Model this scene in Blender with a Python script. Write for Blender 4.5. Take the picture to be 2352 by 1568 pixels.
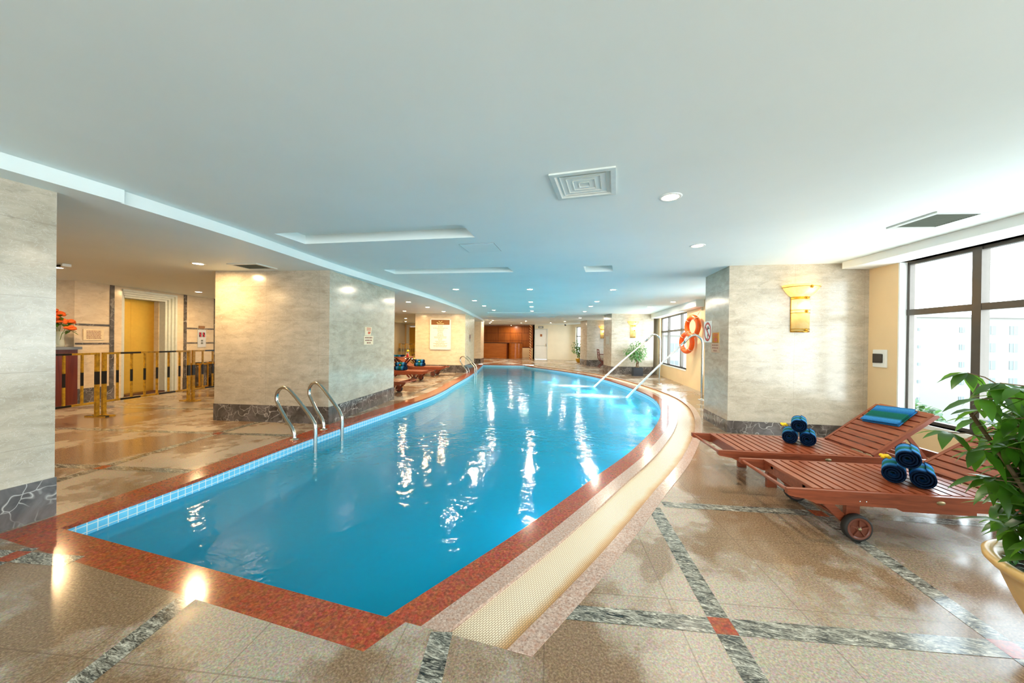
import bpy, math, random
from mathutils import Matrix, Vector
from mathutils.geometry import tessellate_polygon

for o in list(bpy.data.objects):
    bpy.data.objects.remove(o)
SC = bpy.context.scene
COL = SC.collection
PI = math.pi
rnd = random.Random(7)

# ------------------------------------------------------------------ camera
F_PX = 812.6
cd = bpy.data.cameras.new('camera')
cd.sensor_width = 36.0
cd.lens = F_PX / 2352 * 36.0
cd.clip_start = 0.05
cd.clip_end = 500
cam = bpy.data.objects.new('camera', cd)
COL.objects.link(cam)
cam.matrix_world = Matrix.Translation((0, 0, 1.4)) @ Matrix.Rotation(math.radians(16.5), 4, 'Z') \
    @ Matrix.Rotation(PI / 2 + math.radians(-0.174), 4, 'X') @ Matrix.Rotation(math.radians(0.72), 4, 'Z')
SC.camera = cam

# ------------------------------------------------------------------ view, world, light levels
vs = SC.view_settings
vs.view_transform = 'Standard'
vs.look = 'None'
vs.gamma = 1.0
vs.exposure = 1.34
vs.use_curve_mapping = False
SKY = 4.2          # overcast white sky
K_MAIN = 10.5       # watts of a downlight over the pool
K_LOW = 17.0        # watts of a downlight under the lower ceiling
K_SCONCE = 1.0
K_POOL = 9.0      # watts of each added underwater light, brightening pool and ceiling

wd = bpy.data.worlds.new('overcast_sky')
SC.world = wd
wd.use_nodes = True
wt = wd.node_tree
bg = wt.nodes['Background']
bg.inputs[1].default_value = SKY
_tc = wt.nodes.new('ShaderNodeTexCoord')
_sp = wt.nodes.new('ShaderNodeSeparateXYZ')
_cr = wt.nodes.new('ShaderNodeValToRGB')
wt.links.new(_tc.outputs['Generated'], _sp.inputs[0])
wt.links.new(_sp.outputs[2], _cr.inputs[0])
wt.links.new(_cr.outputs[0], bg.inputs[0])
_cr.color_ramp.elements[0].position = 0.0
_cr.color_ramp.elements[0].color = (0.88, 0.97, 1.0, 1)
_cr.color_ramp.elements[1].position = 0.6
_cr.color_ramp.elements[1].color = (0.62, 0.74, 0.82, 1)
try:
    SC.cycles.use_denoising = True
    SC.cycles.max_bounces = 10
    SC.cycles.diffuse_bounces = 5
    SC.cycles.glossy_bounces = 4
    SC.cycles.transmission_bounces = 6
    SC.cycles.transparent_max_bounces = 16
    SC.cycles.sample_clamp_indirect = 20.0
    SC.cycles.caustics_reflective = False
    SC.cycles.caustics_refractive = False
except Exception:
    pass


# ------------------------------------------------------------------ materials
def lin(r, g, b):
    f = lambda c: (c / 255 / 12.92) if c <= 10.3 else ((c / 255 + .055) / 1.055) ** 2.4
    return (f(r), f(g), f(b), 1)


class NT:
    def __init__(s, name):
        s.m = bpy.data.materials.new(name)
        s.m.use_nodes = True
        s.t = s.m.node_tree
        s.b = s.t.nodes['Principled BSDF']
        s.out = s.t.nodes['Material Output']

    def n(s, typ, **kw):
        nd = s.t.nodes.new(typ)
        for k, v in kw.items():
            setattr(nd, k, v)
        return nd

    def put(s, sock, v):
        if isinstance(v, bpy.types.NodeSocket):
            s.t.links.new(v, sock)
        elif v is not None:
            sock.default_value = v

    def coord(s, kind='Object', loc=(0, 0, 0), rot=(0, 0, 0), scale=(1, 1, 1)):
        tc = s.n('ShaderNodeTexCoord')
        mp = s.n('ShaderNodeMapping')
        mp.inputs['Location'].default_value = loc
        mp.inputs['Rotation'].default_value = rot
        mp.inputs['Scale'].default_value = scale
        s.t.links.new(tc.outputs[kind], mp.inputs['Vector'])
        return mp.outputs[0]

    def noise(s, vec, scale, detail=3, rough=.55, dist=0.0):
        nd = s.n('ShaderNodeTexNoise')
        s.put(nd.inputs['Vector'], vec)
        nd.inputs['Scale'].default_value = scale
        nd.inputs['Detail'].default_value = detail
        nd.inputs['Roughness'].default_value = rough
        nd.inputs['Distortion'].default_value = dist
        return nd.outputs['Fac']

    def voro(s, vec, scale, out='Distance', feature='F1'):
        nd = s.n('ShaderNodeTexVoronoi', feature=feature)
        s.put(nd.inputs['Vector'], vec)
        nd.inputs['Scale'].default_value = scale
        return nd.outputs[out]

    def ramp(s, fac, stops, interp='LINEAR'):
        nd = s.n('ShaderNodeValToRGB')
        cr = nd.color_ramp
        cr.interpolation = interp
        while len(cr.elements) < len(stops):
            cr.elements.new(0.5)
        for e, (p, c) in zip(cr.elements, stops):
            e.position = p
            e.color = c if not isinstance(c, (int, float)) else (c, c, c, 1)
        s.put(nd.inputs[0], fac)
        return nd.outputs[0]

    def mix(s, fac, a, b, mode='MIX'):
        nd = s.n('ShaderNodeMix', data_type='RGBA', blend_type=mode)
        s.put(nd.inputs[0], fac)
        s.put(nd.inputs[6], a)
        s.put(nd.inputs[7], b)
        return nd.outputs[2]

    def math(s, op, a, b=None):
        nd = s.n('ShaderNodeMath', operation=op)
        s.put(nd.inputs[0], a)
        s.put(nd.inputs[1], b)
        return nd.outputs[0]

    def bump(s, h, strength=.2, dist=.01):
        nd = s.n('ShaderNodeBump')
        nd.inputs['Strength'].default_value = strength
        nd.inputs['Distance'].default_value = dist
        s.put(nd.inputs['Height'], h)
        s.t.links.new(nd.outputs[0], s.b.inputs['Normal'])
        return nd.outputs[0]

    def brick(s, vec, w, h, mortar, offset=0.5):
        nd = s.n('ShaderNodeTexBrick')
        nd.offset = offset
        nd.squash = 1.0
        s.put(nd.inputs['Vector'], vec)
        nd.inputs['Color1'].default_value = (0.4, 0.4, 0.4, 1)
        nd.inputs['Color2'].default_value = (.6, .6, .6, 1)
        nd.inputs['Scale'].default_value = 1.0
        nd.inputs['Mortar Size'].default_value = mortar
        nd.inputs['Mortar Smooth'].default_value = 0.1
        nd.inputs['Bias'].default_value = 0.0
        nd.inputs['Brick Width'].default_value = w
        nd.inputs['Row Height'].default_value = h
        return nd

    def set(s, col=None, rough=None, metal=None, spec=None):
        s.put(s.b.inputs['Base Color'], col)
        s.put(s.b.inputs['Roughness'], rough)
        s.put(s.b.inputs['Metallic'], metal)
        s.put(s.b.inputs['Specular IOR Level'], spec)
        return s.m


def plain(name, col, rough=.5, metal=0.0, spec=.5, var=0.06, scale=14):
    t = NT(name)
    v = t.coord()
    nz = t.noise(v, scale, 3)
    c0 = tuple(x * (1 - var) for x in col[:3]) + (1,)
    c1 = tuple(min(1, x * (1 + var)) for x in col[:3]) + (1,)
    return t.set(t.ramp(nz, [(.3, c0), (.7, c1)]), rough, metal, spec)


def emitter(name, col, strength):
    t = NT(name)
    t.b.inputs['Base Color'].default_value = (0, 0, 0, 1)
    t.b.inputs['Emission Color'].default_value = col
    t.b.inputs['Emission Strength'].default_value = strength
    return t.m


GR = math.radians(-10.7)


def make_floor():
    t = NT('granite_floor')
    v = t.coord('Object', rot=(0, 0, GR))
    fine = t.noise(v, 95, 3, .7)
    grain = t.voro(v, 130, 'Color')
    med = t.noise(v, 14, 4, .6)
    big = t.noise(v, .85, 4, .55, .3)
    edge = t.noise(v, 5.5, 4, .6)
    wetf = t.math('ADD', t.math('MULTIPLY', big, .86), t.math('MULTIPLY', edge, .14))
    wet = t.ramp(wetf, [(.465, 0.0), (.53, 1.0)])
    wet2 = t.ramp(t.noise(t.coord('Object', loc=(3, 7, 0)), 1.3, 4, .6, .4), [(.5, 0.0), (.58, .7)])
    wet = t.math('MAXIMUM', wet, wet2)
    dry = t.ramp(fine, [(.28, lin(126, 117, 104)), (.5, lin(166, 156, 141)), (.72, lin(196, 187, 173))])
    dry = t.mix(.22, dry, grain, 'OVERLAY')
    dry = t.mix(t.math('MULTIPLY', med, .25), dry, lin(166, 134, 108))
    wcol = t.ramp(fine, [(.28, lin(82, 61, 42)), (.5, lin(128, 99, 70)), (.72, lin(168, 138, 106))])
    c = t.mix(t.math('MULTIPLY', wet, .88), dry, wcol)
    br = t.brick(v, .668, .668, .0035, 0.0)
    c = t.mix(t.math('MULTIPLY', br.outputs['Fac'], .45), c, lin(84, 66, 50))
    r = t.mix(wet, (.36, .36, .36, 1), (.16, .16, .16, 1))
    t.bump(t.mix(wet, t.math('ADD', fine, med), (.5, .5, .5, 1)), .1, .004)
    return t.set(c, r, 0, .5)


def make_gneiss():
    t = NT('grey_gneiss_strip')
    v = t.coord('Object', rot=(0, 0, .9), scale=(.8, 3.2, 1))
    a = t.noise(v, 17, 5, .68, 2.6)
    b = t.noise(v, 9, 3, .5)
    f = t.math('ADD', t.math('MULTIPLY', a, .75), t.math('MULTIPLY', b, .3))
    c = t.ramp(f, [(.38, lin(26, 28, 28)), (.47, lin(76, 76, 70)), (.55, lin(142, 140, 128)), (.66, lin(216, 212, 198))])
    return t.set(c, .14, 0, .5)


def make_redgranite():
    t = NT('polished_red_granite')
    v = t.coord()
    a = t.noise(v, 60, 4, .65)
    b = t.voro(v, 48, 'Color')
    big = t.noise(v, 2.2, 3)
    c = t.ramp(a, [(.3, lin(104, 40, 16)), (.5, lin(158, 70, 34)), (.66, lin(188, 96, 56)), (.8, lin(216, 150, 112))])
    c = t.mix(.35, c, b, 'SOFT_LIGHT')
    c = t.mix(t.ramp(big, [(.4, 0.0), (.7, .35)]), c, lin(150, 84, 58))
    t.bump(t.noise(v, 25, 3), .05, .004)
    return t.set(c, .13, 0, .6)


def make_pinkgranite():
    t = NT('speckled_pink_granite')
    v = t.coord()
    a = t.noise(v, 85, 4, .7)
    b = t.noise(v, 40, 2, .5)
    c = t.ramp(a, [(.3, lin(112, 88, 78)), (.47, lin(178, 152, 138)), (.6, lin(196, 172, 156)), (.74, lin(226, 210, 196))])
    c = t.mix(t.ramp(b, [(.5, 0.0), (.65, .4)]), c, lin(168, 116, 92))
    return t.set(c, .2, 0, .5)


def make_grate():
    t = NT('white_overflow_grate')
    v = t.coord('UV')
    br = t.brick(v, .022, .0105, .0015, 0.5)
    st = t.n('ShaderNodeSeparateXYZ')
    t.t.links.new(v, st.inputs[0])
    nz = t.noise(v, 3.5, 3)
    edge = t.math('ADD', st.outputs[1], t.math('MULTIPLY', nz, .09))
    base = t.ramp(edge, [(.0, lin(236, 222, 196)), (.24, lin(240, 230, 208)), (.295, lin(222, 178, 120)), (.34, lin(176, 112, 52))])
    c = t.mix(br.outputs['Fac'], base, lin(160, 128, 90))
    h = t.math('SUBTRACT', 1.0, br.outputs['Fac'])
    t.bump(h, .5, .004)
    return t.set(c, .35, 0, .5)


def make_pooltile():
    t = NT('blue_mosaic_tile')
    v = t.coord('UV')
    br = t.brick(v, .062, .052, .0035, 0.0)
    c = t.mix(t.noise(v, 9, 2), lin(88, 190, 232), lin(130, 212, 242))
    c = t.mix(br.outputs['Fac'], c, lin(228, 236, 236))
    return t.set(c, .22, 0, .5)


def make_poolfloor():
    t = NT('blue_mosaic_pool_floor')
    v = t.coord()
    br = t.brick(v, .05, .05, .002, 0.0)
    nz = t.noise(v, .8, 2)
    c = t.mix(nz, lin(20, 164, 208), lin(46, 190, 222))
    c = t.mix(t.math('MULTIPLY', br.outputs['Fac'], .25), c, lin(120, 210, 230))
    return t.set(c, .5, 0, .3)


def make_water():
    t = NT('pool_water')
    v = t.coord('Object', scale=(1, 1, 1))
    n1 = t.noise(v, 3.0, 3, .5, .6)
    n2 = t.noise(v, 12, 3, .5, .4)
    h = t.math('ADD', n1, t.math('MULTIPLY', n2, .4))
    bp = t.n('ShaderNodeBump')
    bp.inputs['Strength'].default_value = .15
    bp.inputs['Distance'].default_value = .06
    t.put(bp.inputs['Height'], h)
    tr = t.n('ShaderNodeBsdfTransparent')
    tr.inputs[0].default_value = (.28, .90, .98, 1)
    cl = t.n('ShaderNodeBsdfDiffuse')
    cl.inputs[0].default_value = (.0, .43, .70, 1)
    body = t.n('ShaderNodeMixShader')
    body.inputs[0].default_value = .5
    t.t.links.new(tr.outputs[0], body.inputs[1])
    t.t.links.new(cl.outputs[0], body.inputs[2])
    gl = t.n('ShaderNodeBsdfGlossy')
    gl.inputs['Roughness'].default_value = .045
    t.t.links.new(bp.outputs[0], gl.inputs['Normal'])
    fr = t.n('ShaderNodeFresnel')
    fr.inputs['IOR'].default_value = 1.33
    t.t.links.new(bp.outputs[0], fr.inputs['Normal'])
    mx = t.n('ShaderNodeMixShader')
    t.t.links.new(fr.outputs[0], mx.inputs[0])
    t.t.links.new(body.outputs[0], mx.inputs[1])
    t.t.links.new(gl.outputs[0], mx.inputs[2])
    t.t.links.new(mx.outputs[0], t.out.inputs['Surface'])
    return t.m


def make_limestone(name, a, b, jw=.92, jh=.56, rough=.17):
    t = NT(name)
    tc = t.n('ShaderNodeTexCoord')
    sp = t.n('ShaderNodeSeparateXYZ')
    t.t.links.new(tc.outputs['Object'], sp.inputs[0])
    u = t.math('ADD', sp.outputs[0], sp.outputs[1])
    cb = t.n('ShaderNodeCombineXYZ')
    t.t.links.new(u, cb.inputs[0])
    t.t.links.new(sp.outputs[2], cb.inputs[1])
    br = t.brick(cb.outputs[0], jw, jh, .0022, 0.0)
    v = t.coord('Object', scale=(1.3, 1.3, 3.6))
    n1 = t.noise(v, 2.6, 6, .62, .5)
    n2 = t.noise(t.coord('Object', scale=(1, 1, 2.2)), 7, 5, .6, 1.0)
    c = t.ramp(n1, [(.3, a), (.68, b)])
    c = t.mix(t.ramp(n2, [(.55, 0.0), (.72, .45)]), c, tuple(x * .72 for x in a[:3]) + (1,))
    vein = t.ramp(t.noise(t.coord('Object', scale=(2, 2, 3)), 6, 5, .6, 1.6), [(.485, 0.0), (.5, .28), (.515, 0.0)])
    c = t.mix(vein, c, (.86, .85, .80, 1))
    tone = t.mix(.14, c, br.outputs['Color'], 'OVERLAY')
    c = t.mix(t.math('MULTIPLY', br.outputs['Fac'], .35), tone, lin(150, 138, 122))
    return t.set(c, rough, 0, .5)


def make_darkmarble():
    t = NT('dark_veined_marble')
    v = t.coord()
    a = t.noise(v, 5, 4, .6, .8)
    d1 = t.n('ShaderNodeVectorMath', operation='ADD')
    nz = t.n('ShaderNodeTexNoise')
    t.put(nz.inputs['Vector'], v)
    nz.inputs['Scale'].default_value = 4
    t.put(d1.inputs[0], v)
    sc = t.n('ShaderNodeVectorMath', operation='SCALE')
    t.t.links.new(nz.outputs['Color'], sc.inputs[0])
    sc.inputs[3].default_value = .5
    t.t.links.new(sc.outputs[0], d1.inputs[1])
    vd = t.n('ShaderNodeTexVoronoi', feature='DISTANCE_TO_EDGE')
    t.t.links.new(d1.outputs[0], vd.inputs['Vector'])
    vd.inputs['Scale'].default_value = 5.5
    vein = t.ramp(vd.outputs['Distance'], [(.0, 1.0), (.02, .35), (.05, 0.0)])
    msk = t.ramp(t.noise(v, 3.1, 2), [(.42, 0.0), (.6, .8)])
    c = t.ramp(a, [(.3, lin(58, 52, 48)), (.7, lin(112, 104, 99))])
    c = t.mix(t.math('MULTIPLY', vein, msk), c, lin(214, 206, 196))
    return t.set(c, .14, 0, .5)


def make_wood(name, dark, light, rough=.38, axis='X', scale=1.0):
    t = NT(name)
    s = {'X': (1.2, 14, 14), 'Y': (14, 1.2, 14), 'Z': (14, 14, 1.2)}[axis]
    v = t.coord('Object', scale=tuple(x * scale for x in s))
    a = t.noise(v, 3.0, 5, .6, .6)
    b = t.noise(t.coord(), 1.7, 2)
    c = t.ramp(a, [(.3, dark), (.7, light)])
    c = t.mix(t.math('MULTIPLY', b, .3), c, tuple(x * 1.25 for x in light[:3]) + (1,))
    return t.set(c, rough, 0, .4)


def make_towel(axis):
    t = NT('blue_green_towel_' + axis.lower())
    v = t.coord('Object')
    sp = t.n('ShaderNodeSeparateXYZ')
    t.t.links.new(v, sp.inputs[0])
    wv = t.math('ADD', t.math('MULTIPLY', sp.outputs['XYZ'.index(axis)], 3.2), .5)
    navy, blue, sky, green = lin(8, 26, 52), lin(28, 100, 162), lin(64, 142, 204), lin(24, 92, 80)
    c = t.ramp(wv, [(.03, navy), (.07, blue), (.26, sky), (.34, green), (.56, lin(26, 104, 84)), (.64, blue), (.80, sky), (.90, lin(14, 60, 90)), (.97, navy)])
    nz = t.noise(v, 240, 2)
    c = t.mix(t.ramp(nz, [(.4, 0.0), (.7, .4)]), c, lin(10, 44, 70))
    t.bump(nz, .5, .004)
    return t.set(c, .95, 0, .1)


def make_leaf(name, a, b, tr=.35):
    t = NT(name)
    v = t.coord()
    c = t.ramp(t.noise(v, 9, 2), [(.3, a), (.7, b)])
    t.set(c, .32, 0, .5)
    tl = t.n('ShaderNodeBsdfTranslucent')
    t.t.links.new(t.mix(.5, c, (.35, .75, .08, 1), 'MIX'), tl.inputs[0])
    mx = t.n('ShaderNodeMixShader')
    mx.inputs[0].default_value = tr
    t.t.links.new(t.b.outputs[0], mx.inputs[1])
    t.t.links.new(tl.outputs[0], mx.inputs[2])
    t.t.links.new(mx.outputs[0], t.out.inputs['Surface'])
    return t.m


def make_glass():
    t = NT('window_glass')
    tr = t.n('ShaderNodeBsdfTransparent')
    tr.inputs[0].default_value = (.93, .97, .98, 1)
    gl = t.n('ShaderNodeBsdfGlossy')
    gl.inputs['Roughness'].default_value = .02
    lw = t.n('ShaderNodeLayerWeight')
    lw.inputs['Blend'].default_value = .5
    mx = t.n('ShaderNodeMixShader')
    f5 = t.math('POWER', lw.outputs['Facing'], 5.0)
    t.put(mx.inputs[0], t.math('ADD', t.math('MULTIPLY', f5, .8), .05))
    t.t.links.new(tr.outputs[0], mx.inputs[1])
    t.t.links.new(gl.outputs[0], mx.inputs[2])
    t.t.links.new(mx.outputs[0], t.out.inputs['Surface'])
    return t.m


def make_shade():
    t = NT('alabaster_glass_shade')
    v = t.coord()
    c = t.ramp(t.noise(v, 9, 3, .6, 1.0), [(.3, (1, .70, .27, 1)), (.7, (1, .86, .48, 1))])
    tl = t.n('ShaderNodeBsdfTranslucent')
    t.t.links.new(c, tl.inputs[0])
    df = t.n('ShaderNodeBsdfDiffuse')
    t.t.links.new(c, df.inputs[0])
    ad = t.n('ShaderNodeMixShader')
    ad.inputs[0].default_value = .3
    t.t.links.new(tl.outputs[0], ad.inputs[1])
    t.t.links.new(df.outputs[0], ad.inputs[2])
    t.t.links.new(ad.outputs[0], t.out.inputs['Surface'])
    return t.m


def make_barrier(vertical):
    t = NT('yellow_black_paint_' + ('upright' if vertical else 'rail'))
    tc = t.n('ShaderNodeTexCoord')
    sp = t.n('ShaderNodeSeparateXYZ')
    t.t.links.new(tc.outputs['Object'], sp.inputs[0])
    if vertical:
        f = t.math('MULTIPLY', sp.outputs[2], .9)
        m = t.ramp(f, [(.50, 0.0), (.502, 1.0), (.70, 1.0), (.702, 0.0)])
    else:
        f = t.math('FRACT', t.math('ADD', t.math('MULTIPLY', sp.outputs[0], 1.55), .1))
        m = t.ramp(f, [(.49, 0.0), (.5, 1.0)])
    y = t.ramp(t.noise(tc.outputs['Object'], 20, 4), [(.35, lin(150, 112, 20)), (.6, lin(196, 150, 30))])
    return t.set(t.mix(m, y, lin(16, 15, 14)), .4, 0, .5)


def make_ceiling():
    t = NT('white_ceiling_paint')
    v = t.coord()
    c = t.ramp(t.noise(v, .7, 4, .6), [(.3, lin(224, 233, 230)), (.7, lin(231, 239, 236))])
    st = t.ramp(t.noise(v, 2.3, 3), [(.72, 0.0), (.8, .12)])
    return t.set(t.mix(st, c, lin(160, 165, 160)), .55, 0, .3)


def make_paint(name, c1, rough=.55):
    t = NT(name)
    v = t.coord()
    c0 = tuple(x * .94 for x in c1[:3]) + (1,)
    return t.set(t.ramp(t.noise(v, 1.5, 4), [(.35, c0), (.65, c1)]), rough, 0, .3)


M = dict(
    floor=make_floor(), gneiss=make_gneiss(), red=make_redgranite(), pink=make_pinkgranite(), grate=make_grate(),
    tile=make_pooltile(), poolfloor=make_poolfloor(), water=make_water(),
    lime=make_limestone('grey_limestone', lin(168, 156, 136), lin(197, 185, 165)),
    limew=make_limestone('cream_limestone', lin(214, 192, 158), lin(232, 214, 184), 2.4, 5.0, .22),
    dark=make_darkmarble(), ceil=make_ceiling(), white=make_paint('white_paint', lin(236, 238, 234)),
    cream=make_paint('cream_wall_paint', lin(236, 208, 164)), pale=make_paint('pale_cream_paint', lin(240, 232, 208)),
    teak=make_wood('red_teak', lin(98, 42, 24), lin(146, 74, 46), .36),
    teaky=make_wood('red_teak_slats', lin(104, 46, 26), lin(154, 80, 50), .3, 'Y'),
    darkteak=make_wood('dark_red_wood', lin(70, 20, 14), lin(112, 40, 24), .4),
    panel=make_wood('orange_brown_veneer', lin(122, 60, 16), lin(162, 90, 32), .3, 'Z', .35),
    desk=make_wood('burl_veneer', lin(150, 74, 14), lin(186, 104, 32), .22, 'X', .25),
    counter=make_wood('mahogany_counter', lin(66, 20, 10), lin(112, 44, 22), .2, 'Z', .3),
    towx=make_towel('X'), towy=make_towel('Y'),
    leaf=make_leaf('glossy_green_leaf', lin(22, 58, 12), lin(66, 120, 26), .4),
    ficus=make_leaf('ficus_leaf', lin(44, 104, 50), lin(112, 168, 100), .3),
    bush=make_leaf('dark_leaf', lin(26, 58, 22), lin(86, 132, 44), .25),
    moss=make_leaf('moss_green', lin(20, 74, 24), lin(60, 140, 50), .2),
    bark=plain('brown_bark', lin(112, 88, 62), .8, var=.25),
    steel=plain('brushed_steel', lin(196, 196, 190), .2, 1.0, var=.03),
    alu=plain('bronze_aluminium', lin(92, 86, 80), .38, .6, var=.04),
    brass=plain('polished_brass', lin(206, 154, 60), .25, 1.0),
    gold=plain('gold_elevator_metal', lin(214, 168, 66), .32, .75, var=.03),
    dull=plain('dull_brass', lin(150, 132, 96), .4, .7),
    silver=plain('silver_panel', lin(214, 220, 226), .3, .5),
    black=plain('black_plastic', lin(22, 22, 22), .45),
    rubber=plain('black_rubber', lin(38, 34, 30), .7),
    hub=plain('brown_plastic', lin(112, 58, 40), .4),
    grey=plain('grey_plastic', lin(120, 124, 122), .5),
    ventw=plain('white_vent_metal', lin(206, 212, 206), .4),
    ventd=plain('dark_vent_filter', lin(92, 98, 84), .7),
    hole=plain('dark_duct', lin(20, 18, 16), .9),
    orange=plain('orange_buoy_vinyl', lin(238, 92, 12), .35),
    rope=plain('white_rope', lin(220, 206, 180), .8),
    yellow=plain('yellow_petal', lin(240, 200, 20), .6),
    orangef=plain('orange_petal', lin(232, 96, 24), .6, var=.25, scale=40),
    cyel=plain('cream_petal', lin(250, 238, 170), .6),
    potc=plain('cream_glazed_pot', lin(216, 176, 110), .3),
    poty=plain('yellow_glazed_pot', lin(196, 152, 24), .3),
    planter=plain('charcoal_planter', lin(44, 52, 60), .35),
    soil=plain('dark_soil', lin(52, 40, 30), .9, var=.3),
    signw=plain('white_sign', lin(236, 236, 230), .4), signr=plain('red_sign', lin(178, 18, 26), .4),
    signb=plain('brown_sign', lin(134, 82, 36), .4), text=plain('grey_print', lin(176, 160, 138), .6),
    brownt=plain('brown_print', lin(150, 98, 80), .6), cream2=plain('cream_plate', lin(226, 206, 172), .4),
    glass=make_glass(), shade=make_shade(), by=make_barrier(True), bx=make_barrier(False),
    foam=None, lamp=emitter('warm_lamp', (1, .80, .50, 1), 40.0), led=emitter('red_led', (1, .02, .04, 1), .8),
    concrete=plain('pale_facade', lin(128, 126, 120), .9, var=.05), pane=plain('facade_window', lin(92, 102, 104), .5),
    trim=plain('facade_trim', lin(140, 138, 132), .8), tree=make_leaf('tree_leaf', lin(40, 66, 44), lin(58, 88, 56), .2),
    redgold=None, darkgrey=plain('dark_grey_metal', lin(60, 60, 60), .5), bluegrey=plain('blue_grey_stone', lin(120, 128, 140), .3),
)


def make_foam():
    t = NT('white_water_foam')
    v = t.coord('Object')
    n = t.noise(v, 3.2, 5, .6)
    sp = t.n('ShaderNodeTexCoord')
    gr = t.n('ShaderNodeTexGradient', gradient_type='SPHERICAL')
    mp = t.n('ShaderNodeMapping')
    mp.inputs['Location'].default_value = (-1, -1, 0)
    mp.inputs['Scale'].default_value = (2, 2, 1)
    t.t.links.new(sp.outputs['Generated'], mp.inputs['Vector'])
    t.t.links.new(mp.outputs[0], gr.inputs[0])
    a = t.math('MULTIPLY', t.ramp(gr.outputs['Fac'], [(.0, 0.0), (.6, .9)]), t.ramp(n, [(.3, .15), (.6, 1.0)]))
    t.set((.93, .95, .94, 1), .7, 0, .2)
    t.put(t.b.inputs['Alpha'], a)
    return t.m


def make_stream():
    t = NT('white_water_stream')
    n = t.noise(t.coord('Object'), 60, 2)
    t.set((.92, .93, .9, 1), .3, 0, .5)
    t.put(t.b.inputs['Alpha'], t.ramp(n, [(.3, .7), (.6, .95)]))
    return t.m


def make_redgold():
    t = NT('red_gold_spiral_paint')
    w = t.n('ShaderNodeTexWave')
    w.bands_direction = 'DIAGONAL'
    w.inputs['Scale'].default_value = 3.2
    w.inputs['Distortion'].default_value = 1.5
    t.put(w.inputs['Vector'], t.coord())
    return t.set(t.ramp(w.outputs[0], [(.48, lin(130, 24, 20)), (.52, lin(226, 180, 110))]), .5)


M['foam'] = make_foam()
M['stream'] = make_stream()
M['redgold'] = make_redgold()


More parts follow.
